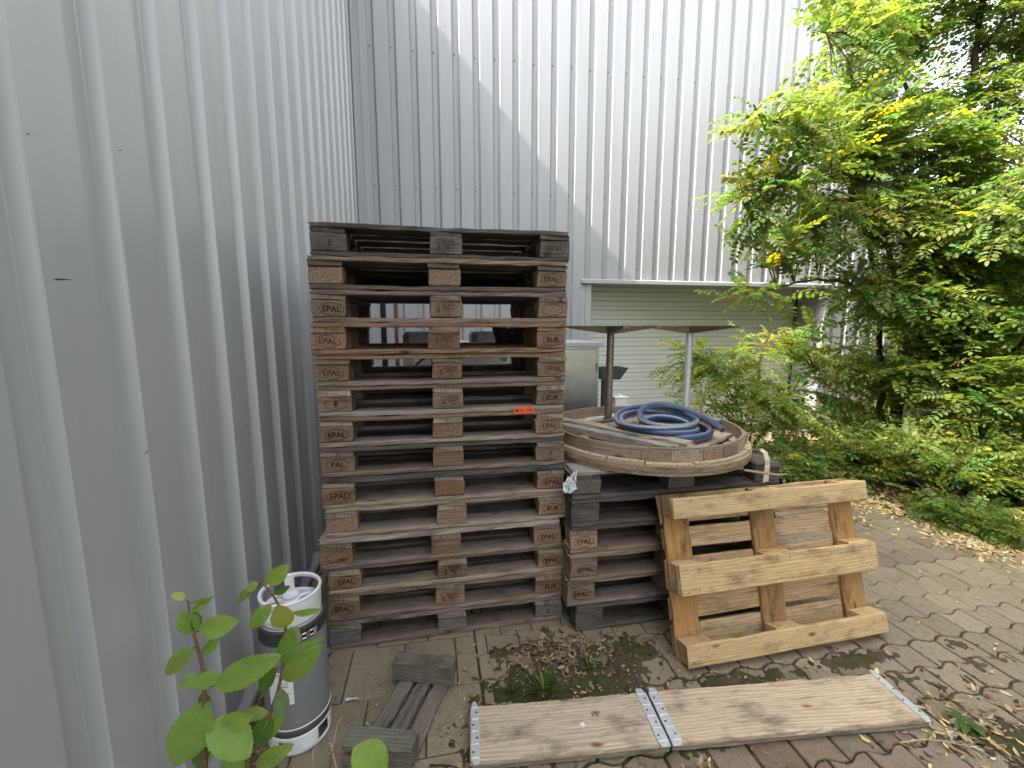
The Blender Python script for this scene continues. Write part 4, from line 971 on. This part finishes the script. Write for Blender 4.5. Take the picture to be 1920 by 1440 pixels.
# ------------------------------------------------------------------ broad leaved saplings in front of the left wall
def broad_mat():
    m = N('broad_leaf'); u = m.n('SeparateXYZ'); m.t.links.new(m.n('UVMap').outputs[0], u.inputs[0]); oi = m.n('ObjectInfo')
    x, y = u.outputs[0], m.math('ABSOLUTE', u.outputs[1])
    v = m.math('ABSOLUTE', m.math('SUBTRACT', m.math('FRACT', m.math('MULTIPLY', m.math('SUBTRACT', x, m.math('MULTIPLY', y, .45)), 9)), .5))
    vein = m.math('MAXIMUM', m.ramp(v, [(.40, 0), (.49, .55)]), m.ramp(y, [(.02, 1), (.05, 0)]))
    n1 = m.noise(m.co('Object'), 55, 5, .7); n2 = m.noise(m.co('Object'), 300, 3, .7)
    c = m.mix(m.ramp(n1, [(.3, 0), (.7, 1)]), oi.outputs['Color'], m.mix(1, oi.outputs['Color'], (.68, .78, .7), 'MULTIPLY'))
    c = m.mix(m.math('MULTIPLY', vein, .42), c, (.30, .36, .10)); c = m.mix(m.ramp(n2, [(.66, 0), (.72, .6)]), c, (.14, .09, .03)); c = m.mix(m.math('MULTIPLY', m.ramp(m.noise(m.co('Object'), 24, 4, .7), [(.60, 0), (.68, 1)]), .45), c, (.24, .22, .06))
    b = m.bsdf; m.t.links.new(c, b.inputs['Base Color']); b.inputs['Roughness'].default_value = .42; b.inputs['Specular IOR Level'].default_value = .4
    bp = m.n('Bump'); m.t.links.new(m.math('SUBTRACT', m.math('MULTIPLY', n1, .5), vein), bp.inputs['Height']); bp.inputs['Strength'].default_value = .5; bp.inputs['Distance'].default_value = .0012; m.t.links.new(bp.outputs[0], b.inputs['Normal'])
    tr = m.n('BsdfTranslucent'); m.t.links.new(m.mix(1, c, (1.3, 1.4, .6), 'MULTIPLY'), tr.inputs[0]); mx = m.n('MixShader'); mx.inputs[0].default_value = .35
    m.t.links.new(b.outputs[0], mx.inputs[1]); m.t.links.new(tr.outputs[0], mx.inputs[2]); m.t.links.new(mx.outputs[0], m.t.nodes['Material Output'].inputs['Surface']); return m.mat
M_BROAD = broad_mat()
def broad_leaf(parent, base, tip, wd, col, roll=0, fold=.12, droop=.10, blunt=0, origin=Vector((0, 0, 0)), seed=0):
    rr = random.Random(seed); b_, t_ = Vector(base), Vector(tip); ax = t_-b_; L = ax.length; x = ax/L
    view = (Vector((0, 0, EYE))-(b_+t_)/2).normalized(); z = (view-x*view.dot(x)).normalized(); y = z.cross(x)
    z, y = (Matrix.Rotation(roll, 3, x) @ z), (Matrix.Rotation(roll, 3, x) @ y)
    n, m_ = 26, 4; V = []; uv = []
    for i in range(n+1):
        t = i/n; prof = math.sin(PI*min(1, t**.92))**.70 if 0 < t < 1 else 0
        se = 1+.045*((i % 2)*2-1) if 1 < i < n-1 else 1
        for j in range(-m_, m_+1):
            s = j/m_; h = fold*abs(s)*wd*.5*prof+droop*L*math.sin(PI*t)*.5-.10*L*t*t+.012*L*math.sin(t*11+s*3+seed)*abs(s)
            w_ = s*prof*wd/2*(se if abs(j) == m_ else 1); V.append(b_+x*(t*L)+y*w_+z*h-origin); uv.append((t, s*prof))
    k = 2*m_+1; F = [(i*k+j, (i+1)*k+j, (i+1)*k+j+1, i*k+j+1) for i in range(n) for j in range(2*m_)]
    b = MB(); b.add(V, F, [[uv[q] for q in f] for f in F]); return b.build('leaf', M_BROAD, parent, smooth=True, color=col)
def crop(x, y): return 280+x/3.2, 1030+y/3.2
def sapling(name, label, stem, leaves, r, Yb=.8, stemcol=None):
    pts = [at(*crop(x, y), Y) for x, y, Y in stem]; base = Vector((pts[0].x, pts[0].y, 0)); root = empty(name, base); tag(root, label, 'plant')
    low = [base+Vector((.02, -.01, 0)), base.lerp(pts[0], .5)]; c = curve(low+pts, 6); n = len(c)
    b = MB(); b.tube([p-base for p in c], r, 7, radii=[r*(1.3-.95*i/(n-1)) for i in range(n)]); b.build('stem', plain('reddish_stem', (.20, .10, .05), .7, 0, .4, 90), root, smooth=True)
    k = FPX*3.2
    for i, (x0, y0, x1, y1, w_, dY, roll, tone) in enumerate(leaves):
        p, q = at(*crop(x0, y0), Yb), at(*crop(x1, y1), Yb+dY)
        col = {0: (.21, .32, .06), 1: (.28, .39, .08), 2: (.11, .20, .035), 3: (.24, .30, .16), 4: (.40, .42, .09)}[tone]
        broad_leaf(root, p, q, w_/k*Yb*1.04, shade(col, .08), roll, R.uniform(.1, .3), R.uniform(.0, .12), 0, base, i*7+3)
        # petiole
        near = min(c, key=lambda s_: (s_-p).length)
        if (near-p).length > .004: b = MB(); b.tube([near-base, (near+p)/2-base, p-base], .0011, 5); b.build('petiole', M_TWIG, root)
    return root
sapling('willow_sapling', 'left sapling with large bright green toothed leaves and a pale yellowish tip leaf', [(335, 1312, .80), (325, 1000, .80), (330, 850, .80), (322, 730, .80), (290, 590, .80), (265, 500, .80), (240, 380, .80), (232, 310, .80)],
        [(215, 300, 130, 265, 46, 0, .3, 4), (248, 318, 394, 290, 36, .01, .9, 1), (250, 372, 372, 303, 44, .01, .5, 0), (278, 495, 182, 385, 100, -.01, -.2, 0), (278, 495, 270, 362, 66, .01, .6, 2), (300, 492, 524, 432, 116, -.02, .1, 1),
         (312, 635, 418, 520, 72, .02, .6, 0), (258, 592, 80, 762, 92, -.01, .2, 0), (302, 772, 176, 815, 72, -.01, .1, 0), (345, 725, 330, 850, 122, -.01, -.1, 1), (390, 822, 758, 655, 150, -.03, .05, 1), (318, 860, 350, 930, 60, .02, .5, 2),
         (345, 905, 135, 1330, 215, -.03, .1, 1), (360, 1040, 612, 1235, 205, -.03, -.3, 1), (360, 1170, 250, 1330, 110, .03, .2, 2), (420, 1060, 610, 1010, 120, -.01, .5, 1)], .0042)
sapling('willow_sapling', 'right sapling with dark curled leaves hanging in front of the keg', [(590, 1330, .82), (650, 1180, .82), (722, 990, .82), (770, 850, .82), (798, 710, .82), (818, 500, .82), (790, 370, .82), (745, 280, .82), (700, 225, .82), (662, 190, .82)],
        [(706, 210, 832, 95, 96, 0, .2, 1), (655, 200, 575, 248, 50, 0, .3, 1), (650, 220, 500, 328, 60, .02, .6, 0), (742, 266, 850, 225, 48, .02, .6, 2), (732, 328, 596, 484, 86, -.01, .1, 0), (822, 468, 770, 345, 120, -.02, -.2, 4), (858, 382, 1028, 366, 44, -.01, .5, 1),
         (850, 610, 885, 462, 72, .02, .2, 3), (812, 694, 845, 488, 104, -.02, -.1, 0), (850, 600, 1046, 540, 42, 0, .6, 1), (806, 782, 1014, 595, 130, -.02, .1, 0), (765, 712, 640, 868, 92, .01, .3, 2), (790, 832, 800, 1018, 84, -.01, .2, 3), (724, 985, 470, 1012, 86, .0, .5, 0),
         (724, 990, 640, 1205, 118, -.01, .2, 2), (735, 992, 745, 1150, 130, .02, -.3, 1), (640, 1300, 848, 1185, 100, -.02, .2, 1), (600, 1320, 440, 1290, 110, -.01, .4, 0), (722, 1185, 712, 1272, 84, .02, .1, 2)], .0038, .82)
sapling('round_leaf_seedling', 'single round bright green leaf at the bottom edge right of the saplings', [(1085, 1330, .70), (1140, 1240, .70), (1200, 1185, .70)], [(1222, 1192, 1430, 1345, 215, -.01, 0, 1)], .0016, .70)
# dry stalks, bare twigs
def stalk(label, ptsp, r, mat=None, name='dry_stalk', cat='stalk'):
    pts = [Vector(p) for p in ptsp]; root = empty(name, (pts[0].x, pts[0].y, pts[0].z)); tag(root, label, cat); c = curve(pts, 8); n = len(c)
    b = MB(); b.tube([p-pts[0] for p in c], r, 6, radii=[r*(1-.7*i/n) for i in range(n)]); b.build('stem', mat or M_TWIG, root, smooth=True); return root
M_STRAW = plain('straw', (.50, .42, .26), .8, 0, .2)
s_ = stalk('thin tan curling dry stalk rising between the keg and the broken pallet piece', [(-.20, 1.0, 0), tuple(at(*crop(1110, 1260), .95)), tuple(at(*crop(1105, 1180), .95)), tuple(at(*crop(1130, 1050), .95)), tuple(at(*crop(1160, 1000), .95))], .0022, M_STRAW)
stalk('straight thin dry stalk in front of the keg foot', [(-.32, 1.15, 0), tuple(at(*crop(985, 1290), 1.1)), tuple(at(*crop(1018, 1150), 1.15))], .0012, M_STRAW)
stalk('thin dead twig crossing the moss in front of the tall stack', [(.20, 1.64, .02), (.40, 1.74, .07), (.62, 1.86, .11), (.70, 1.91, .12)], .0016)
stalk('long thin twig lying beside the right end of the pallet collar', [(1.70, 1.13, .006), (1.82, 1.11, .016), (1.98, 1.05, .008)], .0028, M_STRAW)
stalk('short dark twig lying at the left end of the pallet collar', [(-.05, 1.36, .012), (.04, 1.33, .02), (.12, 1.27, .012)], .004, M_BARK)

# ------------------------------------------------------------------ grass tufts and small weeds
def tuft(label, loc, n, h, spread, col, seed, wide=.003, name='grass_tuft', cat='grass'):
    rr = random.Random(seed); V, Q, T = [], [], []
    for _ in range(n):
        a = rr.uniform(0, 2*PI); r0 = rr.uniform(0, spread*.35); L = h*rr.uniform(.5, 1.15); ln_ = rr.uniform(.3, 1.0); p = Vector((r0*math.cos(a), r0*math.sin(a), 0)); d = Vector((math.cos(a), math.sin(a), 0)); sd = Vector((-d.y, d.x, 0))
        c = np.array(col)*rr.uniform(.6, 1.4)
        if rr.random() < .08: c = np.array((.35, .28, .12))
        for k in range(6):
            t = k/5; q = p+d*(L*ln_*t*t*.9+L*.2*t)+Vector((0, 0, L*(t*(1-.45*ln_*t)))); ww = wide*(1-t**2)+.0002
            V += [tuple(q-sd*ww), tuple(q+sd*ww)]; T += [c, c]
            if k: i = len(V)-4; Q.append((i, i+1, i+3, i+2))
    root = empty(name, loc); tag(root, label, cat); link('blades', raw_mesh('blades', np.array(V), np.array(Q), np.array(T), M_LEAF), root)
tuft('largest green grass tuft on the mossy soil behind the pallet collar', (.43, 1.585, .01), 90, .10, .12, (.09, .15, .03), 1)
tuft('small sparse grass tuft at the left behind the pallet collar', (.30, 1.60, .008), 26, .06, .07, (.09, .14, .04), 2)
tuft('grass blades at the foot of the low stack', (.66, 1.68, .01), 34, .07, .07, (.08, .14, .03), 3)
def rosette(label, loc, n, L, seed):
    rr = random.Random(seed); root = empty('small_weed', loc); tag(root, label, 'weed')
    for k in range(n):
        a = 2*PI*k/n+rr.uniform(-.3, .3); d = Vector((math.cos(a), math.sin(a), rr.uniform(.1, .4))); V = []; F = []; uv = []
        l_ = L*rr.uniform(.7, 1.1); sd = Vector((-math.sin(a), math.cos(a), 0))
        for i in range(9):
            t = i/8; w_ = l_*.2*math.sin(PI*t**.8)**.8 if 0 < t < 1 else .0005; q = d*(l_*t)+Vector((0, 0, -l_*.35*t*t+.006))
            for s in (-1, 0, 1): V.append(tuple(q+sd*w_*s+Vector((0, 0, abs(s)*w_*.25)))); uv.append((t, s*.5))
        F = [(i*3+j, i*3+3+j, i*3+4+j, i*3+1+j) for i in range(8) for j in range(2)]
        b = MB(); b.add(V, F, [[uv[q] for q in f] for f in F]); b.build('leaf', M_BROAD, root, smooth=True, color=shade((.10, .17, .045)))
rosette('low green weed beside the right end of the pallet collar', (2.04, 1.15, .004), 8, .075, 3)
# vine leaves on the cabinet, seen through the tall stack
vn = empty('young_vine', (.50, 3.0, 0)); tag(vn, 'thin vine with light green leaves seen through the right bays of the tall stack', 'vine')
b = MB(); b.tube(curve([(0, 0, 0), (-.06, .1, .7), (.0, .0, 1.20), (.02, -.05, 1.30), (.06, 0, 1.36), (.03, 0, 1.48)], 6), .0025, 6); b.build('stem', M_TWIG, vn)
for x, z, dx, dz, w_ in ((.02, 1.30, .07, -.05, .05), (.05, 1.36, .09, -.01, .05), (-.02, 1.26, -.06, -.03, .05), (.03, 1.47, .055, .03, .05), (.01, 1.32, -.05, .05, .045)):
    broad_leaf(vn, (.50+x, 3.0, z), (.50+x+dx, 2.99, z+dz), w_, (.20, .32, .05), 0, .1, .05, 0, Vector((.50, 3.0, 0)), int(x*100)+7)

# ------------------------------------------------------------------ fallen leaves on the ground
def litter(name, label, n, region, sizes, cols, seed, zoff=.004, dens=None):
    rr = random.Random(seed); V, Q, T = [], [], []; k = 0; tries = 0
    while k < n and tries < n*30:
        tries += 1; x, y = region(rr)
        if dens and rr.random() > dens(x, y): continue
        z = max(soil_h(x, y), .0)+zoff+rr.random()*.004; L = rr.uniform(*sizes); W_ = L*rr.uniform(.25, .5); a = rr.uniform(0, 2*PI); d = Vector((math.cos(a), math.sin(a), rr.gauss(0, .16))); s = Vector((-math.sin(a), math.cos(a), rr.gauss(0, .2)))
        c = np.array(rr.choice(cols))*rr.uniform(.6, 1.25); p = Vector((x, y, z)); cu = rr.uniform(-.1, .3)*L; i = len(V)
        for t, w_, h in ((-.5, .05, cu), (-.2, .45, 0), (.25, .42, 0), (.5, .03, cu*.7)):
            for q in (-1, 1): V.append(tuple(p+d*(t*L)+s*(w_*W_*q)+Vector((0, 0, max(0, h)+.2*cu*abs(q))))); T.append(c)
        for j in (0, 2, 4): Q.append((i+j, i+j+1, i+j+3, i+j+2))
        k += 1
    o = link(name, raw_mesh(name, np.array(V), np.array(Q), np.array(T), M_LITTER)); tag(o, label, 'leaf litter', None, 'stuff'); return o
TANS = [(.62, .46, .22), (.50, .33, .15), (.70, .58, .34), (.40, .24, .11), (.66, .52, .2), (.55, .45, .33)]
def dens_tree(x, y):
    e = 3.35+.30*abs(y-3.0)+.25*fbm(x, y, 1.6, 5, 3); edge = (x-e)/.55
    f = (y-(2.05+.12*math.sin(x*3)))/.35
    return max(0, min(1, min(edge, f)))*(.35+.65*max(0, min(1, .6+1.2*fbm(x, y, 2.4, 6, 3))))
litter('leaf_litter', 'tan and yellow fallen locust leaves under the locust tree', 34000, lambda r: (r.uniform(3.0, 6.4), r.uniform(1.9, 5.0)), (.022, .06), TANS, 3, dens=dens_tree)
BR = [(.22, .14, .09), (.34, .22, .13), (.15, .10, .07), (.42, .31, .2), (.28, .20, .15)]
def gs(cx, cy, sx, sy): return lambda r: (r.gauss(cx, sx), r.gauss(cy, sy))
litter('dead_leaves', 'brown dry leaf crumbs on the moss between tall stack and pallet collar', 380, gs(.56, 1.78, .12, .07), (.012, .04), BR, 4)
litter('dead_leaves', 'pale dry leaves along the front edge of the pallet collar', 320, lambda r: (r.uniform(-.05, .95), 1.13+r.gauss(.02, .03)), (.02, .055), TANS+BR[:2], 5)
litter('dead_leaves', 'scattered crumbs and leaves over the mossy soil patch', 620, gs(.45, 1.55, .42, .18), (.006, .024), BR+TANS[:2], 6)
litter('dead_leaves', 'scattered dry leaves around the right end of the pallet collar', 260, gs(2.05, 1.12, .18, .08), (.012, .045), TANS+BR, 7)
litter('dead_leaves', 'sparse yellowish leaves scattered over the open paving', 150, lambda r: (r.uniform(1.0, 4.3), r.uniform(1.0, 3.2)), (.015, .045), TANS, 8)
litter('dead_leaves', 'dark debris along the foot of the left wall', 420, lambda r: (-.72+abs(r.gauss(0, .07)), r.uniform(1.0, 4.5)), (.008, .03), BR, 9)
